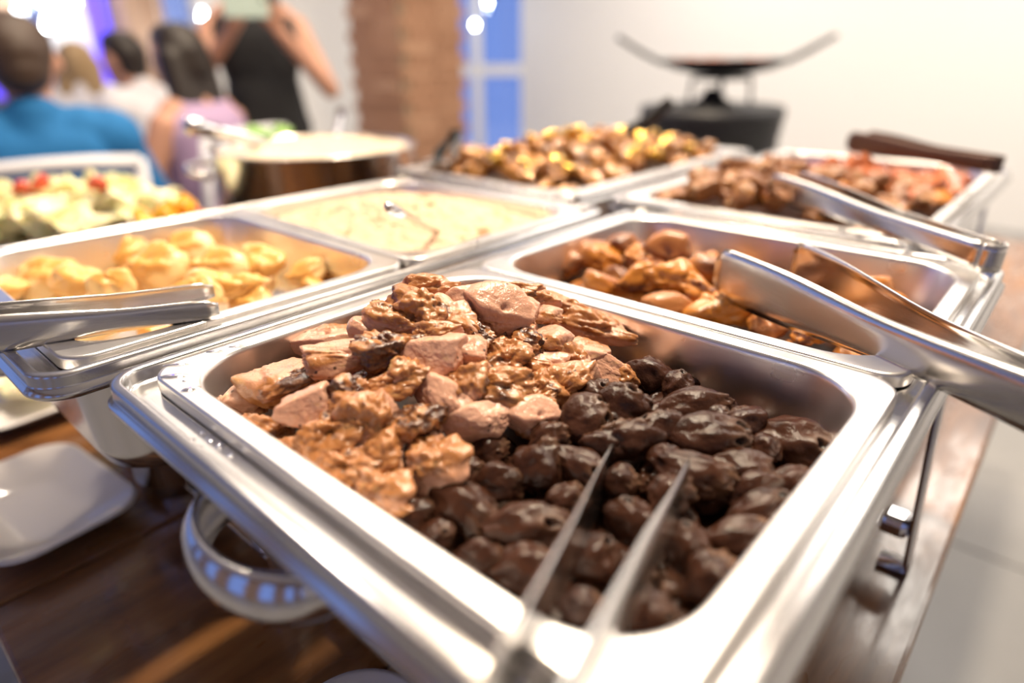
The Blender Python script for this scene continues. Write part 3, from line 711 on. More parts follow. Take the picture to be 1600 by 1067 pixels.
# ================================================================== FRONT PAN: CHICKEN AND HEARTS
def g2(x, y, cx, cy, sx, sy): return math.exp(-((x - cx) / sx) ** 2 - ((y - cy) / sy) ** 2)
def HC(x, y):      # chicken heap
    return -0.036 + 0.068 * g2(x, y, .085, .165, .085, .11) + 0.012 * g2(x, y, .10, .06, .07, .05)
def HH(x, y):      # hearts
    return -0.042 + 0.028 * g2(x, y, .215, .185, .09, .08) + 0.008 * g2(x, y, .17, .09, .06, .06)
CG = 'roast chicken pieces in the near pan'
CHK = [
 (357, 634, 52, 26, 'pale', -30, 'small pale chicken strip nearest the left corner of the near pan'),
 (385, 621, 52, 46, 'pale', 20, 'orange-pink chicken nugget behind the leftmost strip'),
 (404, 661, 64, 42, 'lumpy', -15, 'small chicken chunk with browned right end below the leftmost nugget'),
 (430, 598, 80, 88, 'pale', 60, 'large pale upright chicken block by the left pan wall'),
 (466, 588, 100, 42, 'char', 38, 'long charred dark-brown chicken strip slanting over the pale block'),
 (506, 527, 92, 50, 'pale', 8, 'flat pale chicken slab at the back rim, left of the glazed block'),
 (530, 556, 90, 48, 'pale', 6, 'smooth greyish-pink chicken slab resting on the charred strip'),
 (482, 632, 80, 50, 'pale', 30, 'pale chicken wedge tucked under the charred strip'),
 (602, 540, 68, 92, 'char', 84, 'upright chicken block with a glossy dark-brown glazed face'),
 (612, 594, 92, 48, 'skin', 14, 'golden skin roll directly below the glazed block'),
 (616, 500, 74, 42, 'lumpy', -28, 'stringy chicken strip with a charred tip behind the glazed block'),
 (570, 514, 34, 46, 'pale', 50, 'narrow pale chicken wedge left of the stringy strip'),
 (594, 478, 26, 30, 'char', 70, 'small charred chicken tip standing highest at left'),
 (664, 482, 82, 70, 'lumpy', 10, 'lumpy pale chicken piece on top of the heap'),
 (668, 450, 70, 40, 'lumpy', 10, 'ruffled chicken piece at the very back over the rim'),
 (708, 490, 48, 70, 'pale', 70, 'pale orange chicken flap hanging right of the lumpy top piece'),
 (686, 552, 86, 64, 'pale', -8, 'large peppered pale chicken cube in the middle of the heap'),
 (672, 522, 70, 34, 'lumpy', 10, 'ruffled skin fold on top of the peppered cube'),
 (690, 625, 92, 54, 'pale', -48, 'pink chicken wedge with sharp lower point in the middle'),
 (514, 668, 100, 90, 'skin', 20, 'big golden wrinkled chicken skin piece at front left'),
 (574, 660, 76, 78, 'lumpy', 60, 'torn fleshy chicken piece right of the big wrinkled skin'),
 (629, 660, 44, 56, 'char', 80, 'brown glazed chicken knob right of the torn fleshy piece'),
 (540, 722, 84, 66, 'skin', -20, 'golden chicken skin piece against the near pan wall'),
 (594, 752, 84, 78, 'lumpy', -40, 'pink-orange chicken flesh piece lowest at the near wall'),
 (607, 790, 60, 28, 'skin', -22, 'yellow chicken fat strip lowest at the near pan wall'),
 (452, 697, 60, 46, 'skin', -20, 'small rounded browned chicken piece at the near wall'),
 (770, 482, 92, 66, 'pale', -24, 'big pale pink angular chicken block near the back corner'),
 (736, 458, 66, 38, 'pale', 28, 'flat pink chicken slab behind the angular block'),
 (808, 484, 66, 46, 'pale', -35, 'pinkish chicken slice leaning on the angular block'),
 (786, 452, 88, 36, 'lumpy', -5, 'crumbly chicken piece at the back rim corner'),
 (835, 464, 70, 34, 'lumpy', -18, 'crumbly chicken piece right of the back rim corner'),
 (847, 493, 32, 46, 'pale', 84, 'rounded tongue-shaped chicken piece standing upright'),
 (817, 513, 32, 27, 'pale', 0, 'small pale ring-shaped chicken piece'),
 (746, 520, 64, 32, 'char', -35, 'charred chicken strip with orange skin above the centre'),
 (730, 549, 62, 46, 'pale', -20, 'flat tan chicken slice right of the peppered cube'),
 (792, 548, 58, 88, 'skin', -66, 'curved brown glazed chicken skin right of centre'),
 (828, 534, 60, 40, 'char', -30, 'dark brown glazed chicken piece below the ring'),
 (856, 530, 46, 54, 'pale', 70, 'pale peppered chicken chunk below the upright tongue'),
 (893, 483, 90, 36, 'lumpy', -20, 'pale chicken fold along the back wall'),
 (924, 512, 98, 48, 'lumpy', -22, 'large soft chicken fold along the back wall, right'),
 (902, 545, 80, 46, 'pale', -20, 'smooth pale chicken fold in front of the back-wall folds'),
 (766, 597, 108, 74, 'skin', -4, 'broad tan chicken thigh piece with seared skin in the centre'),
 (856, 569, 56, 38, 'pale', -8, 'stubby cylindrical pale chicken chunk'),
 (888, 563, 62, 48, 'lumpy', -30, 'pale rough-edged chicken ring beside the stubby chunk'),
 (882, 606, 92, 58, 'lumpy', 38, 'golden peppered chicken piece slanting down to the hearts'),
 (944, 572, 44, 64, 'pale', 72, 'pointed pale chicken piece standing beside the first hearts'),
 (756, 656, 92, 50, 'pale', 14, 'torn pale chicken strips lying at the edge of the hearts'),
 (828, 652, 74, 50, 'pale', 6, 'smooth pink chicken knob bordering the hearts'),
 (842, 604, 52, 60, 'skin', 50, 'orange-brown chicken skin in the gap below the ring'),
 (840, 628, 50, 24, 'skin', 36, 'thin golden chicken strip above the pink knob'),
 (974, 582, 46, 44, 'skin', 20, 'brownish chicken piece by the back wall before the hearts'),
 (676, 714, 84, 84, 'lumpy', -10, 'shaded pinkish-brown chicken slab beside the first hearts'),
 (655, 652, 62, 66, 'char', 70, 'dark browned chicken piece in the gap left of the pink wedge'),
 (725, 590, 60, 60, 'lumpy', 20, 'chicken piece half hidden behind the broad tan thigh'),
 (548, 610, 60, 50, 'char', 0, 'dark greyish chicken piece in the gap under the smooth slab'),
 (640, 580, 46, 44, 'lumpy', 0, 'small chicken piece between the skin roll and peppered cube'),
 (560, 632, 64, 44, 'lumpy', 20, 'tan chicken piece above the torn fleshy piece'),
 (610, 700, 60, 60, 'skin', -40, 'shaded golden chicken piece under the brown knob'),
]
for (px, py, a, b, k, an, lab) in CHK: pix(px, py, a, b, k, an, lab, 'chicken piece', CG, HC)
HG = 'grilled chicken hearts in the near pan'
HRT = [
 (915, 655, 76, 70, 'heart', 20, 'rounded charcoal-dark heart beside the pink chicken knob'),
 (977, 632, 56, 74, 'hole', 70, 'dark heart standing upright right of the rounded one'),
 (1015, 580, 50, 60, 'heart', 75, 'glossy dark heart at the back wall beside the chicken'),
 (1095, 584, 70, 42, 'heart', 10, 'rough flat heart lying at the back wall'),
 (1085, 629, 106, 50, 'heart', 6, 'long wrinkled brown heart lying level in the back row'),
 (1150, 600, 74, 74, 'hole', 60, 'tallest humped heart of the back row with a stub on top'),
 (1216, 622, 84, 56, 'hole', -32, 'heart with an open round hole behind the tall humped one'),
 (1245, 690, 106, 74, 'hole', -36, 'big heart with a hole and pale fat end by the right wall'),
 (1107, 680, 116, 62, 'heart', -8, 'largest smooth dark heart in the middle of the hearts'),
 (1163, 656, 44, 72, 'heart', 105, 'upright reddish heart right of the largest one'),
 (990, 684, 60, 82, 'hole', 100, 'upright heart with a small hole near the left tong tip'),
 (1031, 664, 44, 72, 'heart', 110, 'slim upright heart left of the largest one'),
 (1196, 698, 44, 40, 'heart', 20, 'small round glossy heart left of the fat-ended one'),
 (1122, 648, 34, 28, 'heart', 0, 'tiny heart between the long wrinkled and largest ones'),
 (1086, 737, 112, 56, 'hole', -26, 'brown heart with a hole lying under the right tong tip'),
 (1162, 728, 90, 52, 'hole', -18, 'heart with a dark hole and crusty right end'),
 (1240, 754, 72, 48, 'heart', 15, 'red-brown heart by the right wall below the fat-ended one'),
 (1185, 762, 80, 48, 'heart', 24, 'pale reddish folded heart right of the tongs'),
 (1046, 772, 66, 54, 'heart', 40, 'brown heart between the two tong tips'),
 (947, 692, 42, 66, 'heart', 85, 'narrow dark heart left of the left tong tip'),
 (906, 726, 78, 54, 'hole', -42, 'heart with a hole pointing at the left tong'),
 (842, 728, 78, 74, 'hole', 50, 'greyish-topped heart with a ring-shaped vessel'),
 (855, 682, 54, 46, 'heart', 30, 'small dark heart under the pink chicken knob'),
 (778, 750, 74, 52, 'heart', 12, 'dark heart left of the grey-topped one'),
 (712, 732, 78, 50, 'hole', -6, 'tan heart with a round black hole beside the shaded slab'),
 (718, 788, 104, 68, 'heart', -40, 'glossy chestnut heart slanting toward the near wall'),
 (825, 822, 116, 66, 'hole', -4, 'broad light-brown heart with a black hole near the near wall'),
 (640, 803, 76, 52, 'heart', 24, 'reddish-brown heart pressed against the near wall'),
 (682, 834, 46, 40, 'hole', 0, 'small ring-ended heart at the near wall'),
 (815, 884, 84, 62, 'heart', 10, 'blurred orange-brown heart at the near corner left of the tongs'),
 (750, 868, 66, 46, 'heart', -10, 'reddish heart at the near wall under the broad one'),
 (882, 776, 56, 36, 'hole', 20, 'small heart with two vessel stubs left of the tongs'),
 (966, 748, 56, 44, 'heart', -20, 'dark heart tucked behind the left tong arm'),
 (988, 810, 60, 66, 'heart', 80, 'grey crusty heart between the tong arms'),
 (1158, 836, 124, 50, 'heart', 4, 'long bean-shaped heart right of the tongs'),
 (1192, 796, 96, 54, 'heart', 20, 'dark wrinkled heart above the bean-shaped one'),
 (1112, 905, 90, 70, 'heart', 40, 'orange-brown heart at the near right of the tongs'),
 (1075, 850, 64, 60, 'heart', 70, 'dark heart behind the right tong arm'),
 (1010, 955, 80, 50, 'hole', 10, 'brown heart in the nearest pan corner between the tongs'),
 (905, 945, 70, 46, 'heart', -10, 'heart in the nearest pan corner left of the tongs'),
 (930, 870, 70, 60, 'heart', 30, 'dark heart in the shade between the tong arms'),
 (760, 700, 60, 50, 'heart', 20, 'dark heart under the torn chicken strips'),
 (1060, 600, 46, 40, 'heart', 50, 'small rough heart between the two back-wall hearts'),
 (1040, 715, 50, 44, 'heart', 0, 'dark heart in the gap right of the left tong tip'),
 (930, 615, 50, 44, 'heart', 30, 'small dark heart peeping out beside the pointed chicken'),
 (1250, 640, 50, 40, 'heart', -30, 'crumbly heart end against the right wall'),
]
for (px, py, a, b, k, an, lab) in HRT: pix(px, py, a, b, k, an, lab, 'chicken heart', HG, HH)
# a lower layer that fills the gaps
scatter(.035, .16, .035, .225, HC, 20, ['lumpy', 'skin', 'char'], .034, .046, 'browned chicken piece beneath the upper chicken', 'chicken piece', 'lower chicken pieces in the near pan', 11, zoff=-.022)
scatter(.135, .292, .035, .225, HH, 30, ['heart'], .032, .042, 'dark heart beneath the upper hearts', 'chicken heart', 'lower hearts in the near pan', 12, zoff=-.014)

# ================================================================== OTHER PANS
def HP(x, y): return -0.034 + 0.036 * g2(x, y, .12, .42, .10, .09) + .024 * g2(x, y, .26, .44, .06, .09)
scatter(.04, .285, .30, .48, HP, 34, ['pork'], .032, .048, 'pork piece in the lower layer', 'pork piece', 'lower pork pieces', 21, zoff=-.016)
PORK = [
 (880, 415, 66, 42, 10, 'pale fatty pork piece at the left end of the pork pan'), (935, 400, 56, 44, 30, 'dark-sided pork cube near the left end of the pork pan'),
 (945, 438, 44, 38, -30, 'yellow fat pork piece at the near wall of the pork pan'), (985, 385, 56, 34, 10, 'brown pork strip at the back of the pork pan'),
 (1000, 430, 60, 70, 70, 'pinkish roasted pork lump, left of the middle'), (1020, 375, 50, 50, -40, 'dark red-brown pork piece with a pale fat edge'),
 (995, 400, 30, 40, 50, 'small white fat strip among the pork'), (1055, 395, 56, 66, 60, 'golden crackling pork piece at the top of the pork heap'),
 (1090, 365, 50, 50, 60, 'pinkish-brown pork piece standing highest in the pan'), (1050, 432, 72, 56, 20, 'dark red pork cube in the middle of the pork heap'),
 (1118, 415, 48, 66, 80, 'orange crisp pork block just left of the tong tip'), (1090, 445, 60, 44, -40, 'mahogany pork piece below the orange block'),
 (1060, 480, 80, 36, -12, 'pale golden pork rind strip at the near wall'), (1120, 475, 66, 76, -60, 'golden-white crackling piece in front of the tongs'),
 (1135, 375, 60, 34, -10, 'orange pork piece at the back wall by the tongs'), (1170, 395, 56, 46, 10, 'brown pork piece between the tong arms'),
 (1200, 400, 50, 36, 10, 'dark pork piece behind the tong tip'), (1335, 418, 70, 40, -20, 'orange-brown pork piece right of the tongs at the back'),
 (1375, 440, 40, 40, 10, 'creamy fat pork piece right of the tongs'), (1405, 425, 56, 46, -20, 'dark brown pork piece near the right corner'),
 (1445, 450, 50, 56, 70, 'orange pork piece in the right corner of the pork pan'), (1265, 520, 60, 40, -20, 'dark red pork piece under the tongs'),
 (1200, 500, 56, 40, 10, 'brown pork piece under the near tong arm'), (1305, 470, 60, 40, -20, 'pork piece seen between the two tong arms'), (1390, 480, 50, 36, -30, 'shaded pork piece under the far tong arm')]
for (px, py, a, b, an, lab) in PORK: pix(px, py, a, b, 'pork', an, lab, 'pork piece', 'browned pork pieces in the second pan', HP)

def HB(x, y): return -0.022 + .040 * g2(x, y, .05, .72, .12, .16) + .020 * g2(x, y, .17, .95, .12, .14)
scatter(-.02, .235, .62, .88, HB, 46, ['beef', 'beef', 'beef', 'pork'], .034, .055, {'beef': 'roasted brown beef piece in the back right pan', 'pork': 'orange-brown piece among the beef'}, {'beef': 'beef piece', 'pork': 'pork piece'}, {'beef': 'beef pieces in the back right pan', 'pork': 'orange pieces among the beef'}, 31)
scatter(-.01, .235, .62, .86, HB, 26, ['beef'], .034, .05, 'roasted brown beef piece in the back right pan', 'beef piece', 'beef pieces in the back right pan', 32, zoff=.014)
scatter(-.02, .24, .88, 1.06, HB, 24, ['sausage'], .060, .085, 'red sausage in the back right pan', 'sausage', 'red sausages in the back right pan', 33, asp=(.34, .42), zoff=.006, flat=.45)
def HD(x, y): return -0.015 + .045 * g2(x, y, -.28, .82, .13, .24)
scatter(-.405, -.145, .585, 1.04, HD, 58, ['glazed'], .05, .075, 'glazed brown meat piece in the back left pan', 'meat piece', 'glazed meat pieces in the back left pan', 41)
scatter(-.395, -.155, .60, 1.02, HD, 44, ['glazed', 'gold_glint', 'gold_glint'], .026, .048, {'glazed': 'small glazed meat piece in the back left pan', 'gold_glint': 'golden piece added for glints in the back left pan'}, {'glazed': 'meat piece', 'gold_glint': 'golden piece'}, {'glazed': 'glazed meat pieces on top in the back left pan', 'gold_glint': 'golden pieces added for glints'}, 42, zoff=.018)

def HV(x, y): return -0.030 + .020 * g2(x, y, -.22, .11, .14, .10)
CAS = [(62, 432, 92, 66, 10, 'cassava piece at the left end of the pan with browned spots'), (128, 432, 80, 66, -10, 'pale cassava piece second from the left'), (170, 440, 60, 52, -40, 'small pale cassava piece above the tongs'),
 (182, 396, 78, 62, 40, 'round browned cassava piece at the back wall'), (232, 414, 96, 64, -8, 'large smooth yellow cassava piece left of the middle'), (280, 388, 84, 46, 25, 'cassava piece leaning at the back wall'),
 (297, 372, 30, 50, 80, 'narrow cassava piece standing at the back wall'), (400, 408, 80, 60, -20, 'rounded cassava piece at the right of the pan'), (345, 436, 96, 50, -8, 'broad golden cassava piece at the near wall'),
 (300, 450, 76, 44, -20, 'yellow cassava piece beside the tong tip'), (470, 425, 66, 34, 40, 'slanting cassava stick near the right corner'), (490, 418, 40, 30, -20, 'small cassava end in the right corner'), (330, 412, 90, 44, 0, 'cassava piece in the middle behind the broad one'),
 (385, 440, 60, 44, 10, 'golden cassava piece in front of the rounded one'), (110, 404, 90, 34, 10, 'orange cassava piece at the back left'), (20, 445, 60, 50, 0, 'cassava piece at the left frame edge')]
for (px, py, a, b, an, lab) in CAS: pix(px, py, a, b, 'cassava', an, lab, 'cassava', 'fried cassava pieces in the left pan', HV)
scatter(-.345, -.09, .005, .20, HV, 16, ['cassava'], .05, .07, 'cassava piece in the lower layer', 'cassava', 'lower cassava pieces', 51, zoff=-.018)

def mound(name, x0, x1, y0, y1, r, h, nx, ny, seed, amp):
    verts, faces = [], []
    for j in range(ny + 1):
        for i in range(nx + 1):
            u, v_ = i / nx * 2 - 1, j / ny * 2 - 1
            X = u * math.sqrt(1 - v_ * v_ * r); Y = v_ * math.sqrt(1 - u * u * r)
            e_ = max(0, 1 - max(abs(u), abs(v_)) ** 3)
            q = Vector((X * 9, Y * 9, seed))
            z = h(X, Y) + amp * (noise.fractal(q, .7, 2, 4) + .6 * noise.noise(q * 5)) * (0.3 + e_)
            verts.append(((x1 - x0) / 2 * X, (y1 - y0) / 2 * Y, z))
    for j in range(ny):
        for i in range(nx):
            a = j * (nx + 1) + i; faces.append((a, a + 1, a + nx + 2, a + nx + 1))
    return mk(name, verts, faces)
o = link('farofa', mound('farofa', P4[0] + .017, P4[0] + PW - .017, P4[1] + .017, P4[1] + PL - .017, .10, lambda X, Y: -.020 + .032 * math.exp(-(X * X + Y * Y) * 1.3), 110, 90, 3.0, .004), M['farofa'], None, (P4[0] + PW / 2, P4[1] + PL / 2, Z0))
tag(o, 'crumbly beige toasted farofa with brown specks filling the pan', 'farofa', kind='stuff')

# ================================================================== POT, SALAD, PLATES ON THE LEFT
PT = Vector((-0.645, 0.53, TABLE)); PR = 0.168
pt = empty('stock_pot', PT); tag(pt, 'round steel pot of creamy sauce behind the farofa pan', 'pot')
HP_ = Z0 - TABLE + 0.022
link('body', lathe('body', [(0.001, 0), (PR - .012, 0), (PR, .01), (PR, HP_ - .006), (PR + .004, HP_ - .002), (PR + .004, HP_), (PR - .002, HP_), (PR - .003, HP_ - .008), (PR - .003, .02), (.001, .012)], 72), M['steel'], pt)
for s in (-1, 1):
    a0 = math.radians(42) + (0 if s > 0 else PI)
    ex = Vector((math.cos(a0), math.sin(a0), 0)); ey = Vector((-math.sin(a0), math.cos(a0), 0))
    pts = [ex * (PR - .001) + ey * .052 + UP * (HP_ - .045), ex * (PR + .028) + ey * .050 + UP * (HP_ - .038), ex * (PR + .044) + ey * .034 + UP * (HP_ - .032), ex * (PR + .048) + UP * (HP_ - .030), ex * (PR + .044) - ey * .034 + UP * (HP_ - .032), ex * (PR + .028) - ey * .050 + UP * (HP_ - .038), ex * (PR - .001) - ey * .052 + UP * (HP_ - .045)]
    link('handle', tube('handle', pts, .006), M['chrome'], pt)
sm = lathe('sauce', [(.001, .012), (.05, .010), (.1, .004), (.15, -.004), (PR - .0035, -.010), (PR - .004, -.03)], 64)
for v in sm.vertices: v.co.z += .006 * noise.fractal(v.co * 22, .7, 2, 3)
tag(link('creamy_sauce', sm, M['cream'], None, PT + UP * HP_), 'pale creamy sauce filling the round steel pot', 'sauce', kind='stuff')
leafm = mk('parsley_leaf', [(0, 0, 0), (.3, .35, .1), (.2, .75, .15), (.55, .6, .1), (.75, 1, .2), (.9, .55, .1), (1.3, .6, .15), (1.0, .2, .05), (1.35, 0, .1), (1.0, -.2, .05), (1.3, -.6, .15), (.9, -.55, .1), (.75, -1, .2), (.55, -.6, .1), (.2, -.75, .15), (.3, -.35, .1), (.6, 0, -.1)],
   [(16, i, (i + 1) % 16) for i in range(16)])
for (px, py, s, lab) in ((396, 211, .024, 'left parsley leaf on the creamy sauce'), (436, 208, .022, 'right parsley leaf on the creamy sauce'), (415, 214, .016, 'small middle parsley leaf on the creamy sauce')):
    q = link('parsley_leaf', leafm, M['parsley'], None, onz(px, py + 4, .034)); q.scale = (s, s, s); q.rotation_euler = (.3, -.5, s * 90); solid(q, .04); tag(q, lab, 'leaf', 'parsley leaves on the sauce')
spoon(PT + Vector((-.03, .06, HP_ - .01)), onz(533, 172, .06), 'steel ladle handle leaning right out of the pot', .006)
spoon(PT + Vector((-.04, -.03, HP_ - .005)), onz(290, 195, .075), 'pale wide spoon handle leaning left out of the pot', .008)

SB = Vector((-0.84, 0.165, TABLE))
sb = link('salad_bowl', lathe('salad_bowl', [(.001, 0), (.09, 0), (.10, .006), (.14, .04), (.19, .09), (.215, .148), (.218, .155), (.212, .155), (.185, .104), (.135, .046), (.09, .012), (.001, .010)], 72), M['glass'], None, SB)
tag(sb, 'wide clear glass bowl of cabbage salad at the left', 'bowl')
def HS(x, y): r = math.hypot(x - SB.x, y - SB.y); return -.072 + .045 * math.exp(-(r / .15) ** 2)
def ring(n, seed, kinds, smin, smax, lab, cat, grp, rmax, zoff):
    rg = random.Random(seed)
    for k in range(n):
        r = rmax * math.sqrt((k + .5) / n); a = k * 2.39996 + rg.uniform(-.2, .2); x, y = SB.x + r * math.cos(a), SB.y + r * math.sin(a)
        s = rg.uniform(smin, smax) / 2; q = Quaternion(rdir(rg), rg.uniform(0, 1.1)) @ Quaternion(UP, rg.uniform(0, 6.28)); kd = kinds[k % len(kinds)]
        place(pick(kd), Vector((x, y, Z0 + HS(x, y) + zoff)), q @ Vector((1, 0, 0)), q @ Vector((0, 1, 0)), q @ UP, s, s * .8, s * .6, lab + (', rim' if r > .62 * rmax else ', inner') + (' back' if y > SB.y else ' front') + (' left' if x < SB.x else ' right'), cat, grp)
ring(60, 61, ['cabbage'], .06, .09, 'cabbage piece on top of the salad in the glass bowl', 'cabbage', 'cabbage pieces in the salad bowl', .175, -.004)
ring(40, 62, ['cabbage'], .045, .06, 'cabbage piece in the middle layer of the glass salad bowl', 'cabbage', 'cabbage pieces in the salad bowl', .155, -.045)
ring(26, 66, ['cabbage'], .045, .06, 'cabbage piece at the bottom of the glass salad bowl', 'cabbage', 'cabbage pieces in the salad bowl', .13, -.085)
for (px, py, lab) in ((33, 296, 'tomato wedge at the left of the cabbage salad'), (150, 290, 'tomato wedge in the middle of the cabbage salad'), (60, 285, 'small tomato wedge at the top of the cabbage salad')):
    p, _ = march(px, py, lambda x, y: HS(x, y) + .012); place(pick('tomato'), p, CR, CU, -CF, .016, .014, .012, lab, 'tomato', 'tomato wedges in the salad')
pb = link('pepper_cup', lathe('pepper_cup', [(.001, 0), (.048, 0), (.052, .005), (.058, .19), (.061, .194), (.056, .194), (.050, .008), (.001, .006)], 48), M['steel'], None, (-.565, .245, TABLE)); tag(pb, 'tall steel cup of orange peppers beside the salad bowl', 'cup')
rg = random.Random(5)
for k in range(14):
    a, r = k * 2.4, .040 * math.sqrt((k + .5) / 14); q = Quaternion(UP, rg.uniform(0, 6)) @ Quaternion(Vector((0, 1, 0)), rg.uniform(-.6, .6))
    kd = 'tomato' if k in (3, 8) else 'pepper'
    place(pick(kd), Vector((-.565 + r * math.cos(a), .245 + r * math.sin(a), TABLE + .188 + .02 * (1 - k / 14))), q @ Vector((1, 0, 0)), q @ Vector((0, 1, 0)), q @ UP, .024, .012, .012, 'red tomato piece among the orange peppers' if kd == 'tomato' else 'orange pepper strip in the tall steel cup', 'tomato' if kd == 'tomato' else 'pepper', 'red pieces in the pepper cup' if kd == 'tomato' else 'pepper strips in the tall cup')

def platter(name, cx, cy, wx, wy, rz, label, h=.022, z=TABLE):
    me = loft(name, inset_loops(-wx / 2, wx / 2, -wy / 2, wy / 2, [(.035, 0, .03), (.030, .002, .03), (.006, h - .003, .035), (0, h, .035), (.0012, h + .002, .035), (.005, h + .001, .034), (.030, .006, .03), (.045, .0045, .03)], 8), True, True)
    o = link(name, me, M['ceramic'], None, (cx, cy, z + .0005)); o.rotation_euler = (0, 0, rz); tag(o, label, 'plate'); return o
pc = [onz(240, 790, -.215), onz(100, 692, -.215), onz(0, 910, -.215)]
platter('serving_plate', -.298, -.035, .185, .125, .10, 'empty white rectangular plate on the table at lower left')
platter('lettuce_plate', -.60, .02, .26, .16, .1, 'white plate with pale lettuce under the left chafing dish')
for k, (x, y) in enumerate(((-.55, .03), (-.60, .0), (-.64, .04))):
    q = Quaternion(UP, k * 1.3); place(pick('cabbage'), Vector((x, y, TABLE + .03)), q @ Vector((1, 0, 0)), q @ Vector((0, 1, 0)), q @ UP, .045, .035, .02, ('lettuce leaf on the white plate, nearest the chafing dish', 'middle lettuce leaf on the white plate at left', 'lettuce leaf at the far end of the white plate')[k], 'lettuce', 'lettuce leaves on the white plate')
b = link('sauce_bowl', lathe('sauce_bowl', [(.001, 0), (.022, 0), (.026, .003), (.042, .035), (.045, .040), (.042, .040), (.038, .034), (.020, .006), (.001, .005)], 48), M['ceramic'], None, (onz(556, 1150, -.20).x, onz(556, 1150, -.20).y, TABLE)); tag(b, 'small white bowl at the bottom edge under the near chafing dish', 'bowl')
fc = empty('fuel_can', (-.265, .085, TABLE)); tag(fc, 'small shiny fuel can on the table under the left chafing dish', 'can')
link('body', lathe('body', [(.001, 0), (.04, 0), (.042, .003), (.042, .05), (.044, .053), (.040, .054), (.036, .05), (.001, .05)], 40), M['chrome'], fc)
link('lid', lathe('lid', [(.001, .0), (.03, .0), (.031, .004), (.001, .006)], 32), M['chrome'], fc, (0, 0, .0505))
# ================================================================== FIRE BOWL BY THE WHITE WALL
FD = 2.6
fb = at(1112, 165, FD); FBX, FBY = fb.x, fb.y; DR = 0.278; DT = fb.z
dr = empty('fire_drum', (FBX, FBY, 0)); tag(dr, 'black cylindrical fire drum standing before the white wall', 'drum')
link('body', lathe('body', [(.001, 0), (DR, 0), (DR, .03), (DR - .006, .035), (DR - .006, DT - .10), (DR, DT - .095), (DR, DT), (DR - .02, DT + .004), (.14, DT - .002), (.13, DT - .02), (.001, DT - .02)], 64), M['black'], dr)
link('rim_band', lathe('rim_band', [(DR + .001, DT - .05), (DR + .006, DT - .048), (DR + .006, DT - .008), (DR + .001, DT - .006)], 64), M['black'], dr)
link('burner_cone', lathe('burner_cone', [(.001, .07), (.03, .065), (.05, .03), (.10, .0), (.10, -.02), (.001, -.02)], 32), M['black'], dr, (0, 0, DT))
wz = at(1135, 118, FD).z
wk = empty('disc_pan', (FBX + .02, FBY + .02, wz)); tag(wk, 'shallow black disc pan with two raised handles on the drum', 'pan')
WR = .27
link('dish', lathe('dish', [(.001, 0), (.10, .006), (.19, .026), (WR, .058), (WR + .004, .062), (WR - .002, .063), (.18, .034), (.09, .014), (.001, .008)], 64), M['black'], wk)
for s in (-1, 1):
    hx = Vector((CR.x, CR.y, 0)).normalized() * s; hy = Vector((-hx.y, hx.x, 0))
    for k in (-1, 1):
        link('handle_rod', tube('handle_rod', [hx * (WR - .03) + hy * .03 * k + UP * .048, hx * (WR + .05) + hy * .028 * k + UP * .085, hx * (WR + .15) + hy * .02 * k + UP * .140], .007), M['black'], wk)
    link('grip', tube('grip', [hx * (WR + .148) - hy * .022 + UP * .140, hx * (WR + .15) + UP * .141, hx * (WR + .148) + hy * .022 + UP * .140], .008), M['black'], wk)
tr = empty('pan_trivet', (FBX + .02, FBY + .02, DT + .0)); tag(tr, 'black iron trivet carrying the disc pan', 'trivet')
link('ring', tube('ring', [(.11 * math.cos(2 * PI * k / 24), .11 * math.sin(2 * PI * k / 24), wz - DT - .006) for k in range(25)], .006), M['black'], tr)
for k in range(4):
    a = k * PI / 2 + .4; link('leg', tube('leg', [(.11 * math.cos(a), .11 * math.sin(a), wz - DT - .006), (.12 * math.cos(a), .12 * math.sin(a), .008)], .007), M['black'], tr)
rg = random.Random(9)
for k in range(16):
    a, r = k * 2.4, .17 * math.sqrt((k + .5) / 16); q = Quaternion(UP, rg.uniform(0, 6))
    place(pick('sausage'), Vector((FBX + .02 + r * math.cos(a), FBY + .02 + r * math.sin(a), wz + .034 + .10 * r)), q @ Vector((1, 0, 0)), q @ Vector((0, 1, 0)), UP, .05, .02, .02, 'reddish sausage piece cooking on the black disc pan', 'sausage', 'sausages on the disc pan')

# ================================================================== PEOPLE
def remesh(name, balls, vox, material, parent, smooth=6):
    """balls: list of (centre, (rx,ry,rz)); one continuous surface grown around them"""
    bm = bmesh.new()
    for c, r in balls:
        r = r if isinstance(r, tuple) else (r, r, r)
        bmesh.ops.create_icosphere(bm, subdivisions=2, radius=1.0, matrix=Matrix.Translation(c) @ Matrix.Diagonal((*r, 1)))
    me = bpy.data.meshes.new(name); bm.to_mesh(me); bm.free()
    o = bpy.data.objects.new(name, me); COL.objects.link(o)
    md = o.modifiers.new('r', 'REMESH'); md.mode = 'VOXEL'; md.voxel_size = vox; md.use_smooth_shade = True
    s = o.modifiers.new('s', 'SMOOTH'); s.factor = .5; s.iterations = smooth
    dg = bpy.context.evaluated_depsgraph_get(); new = bpy.data.meshes.new_from_object(o.evaluated_get(dg))
    new.name = name; new.materials.clear(); new.materials.append(material); o.modifiers.clear(); o.data = new
    bpy.data.meshes.remove(me); o.parent = parent; return o
def chain(pts, rs, step=.45):
    out = []; pts = [Vector(p) for p in pts]
    for i in range(len(pts) - 1):
        L = (pts[i + 1] - pts[i]).length; n = max(1, int(L / (step * min(rs[i], rs[i + 1]))))
        for k in range(n + 1):
            u = k / n; out.append((pts[i].lerp(pts[i + 1], u), rs[i] + (rs[i + 1] - rs[i]) * u))
    return out
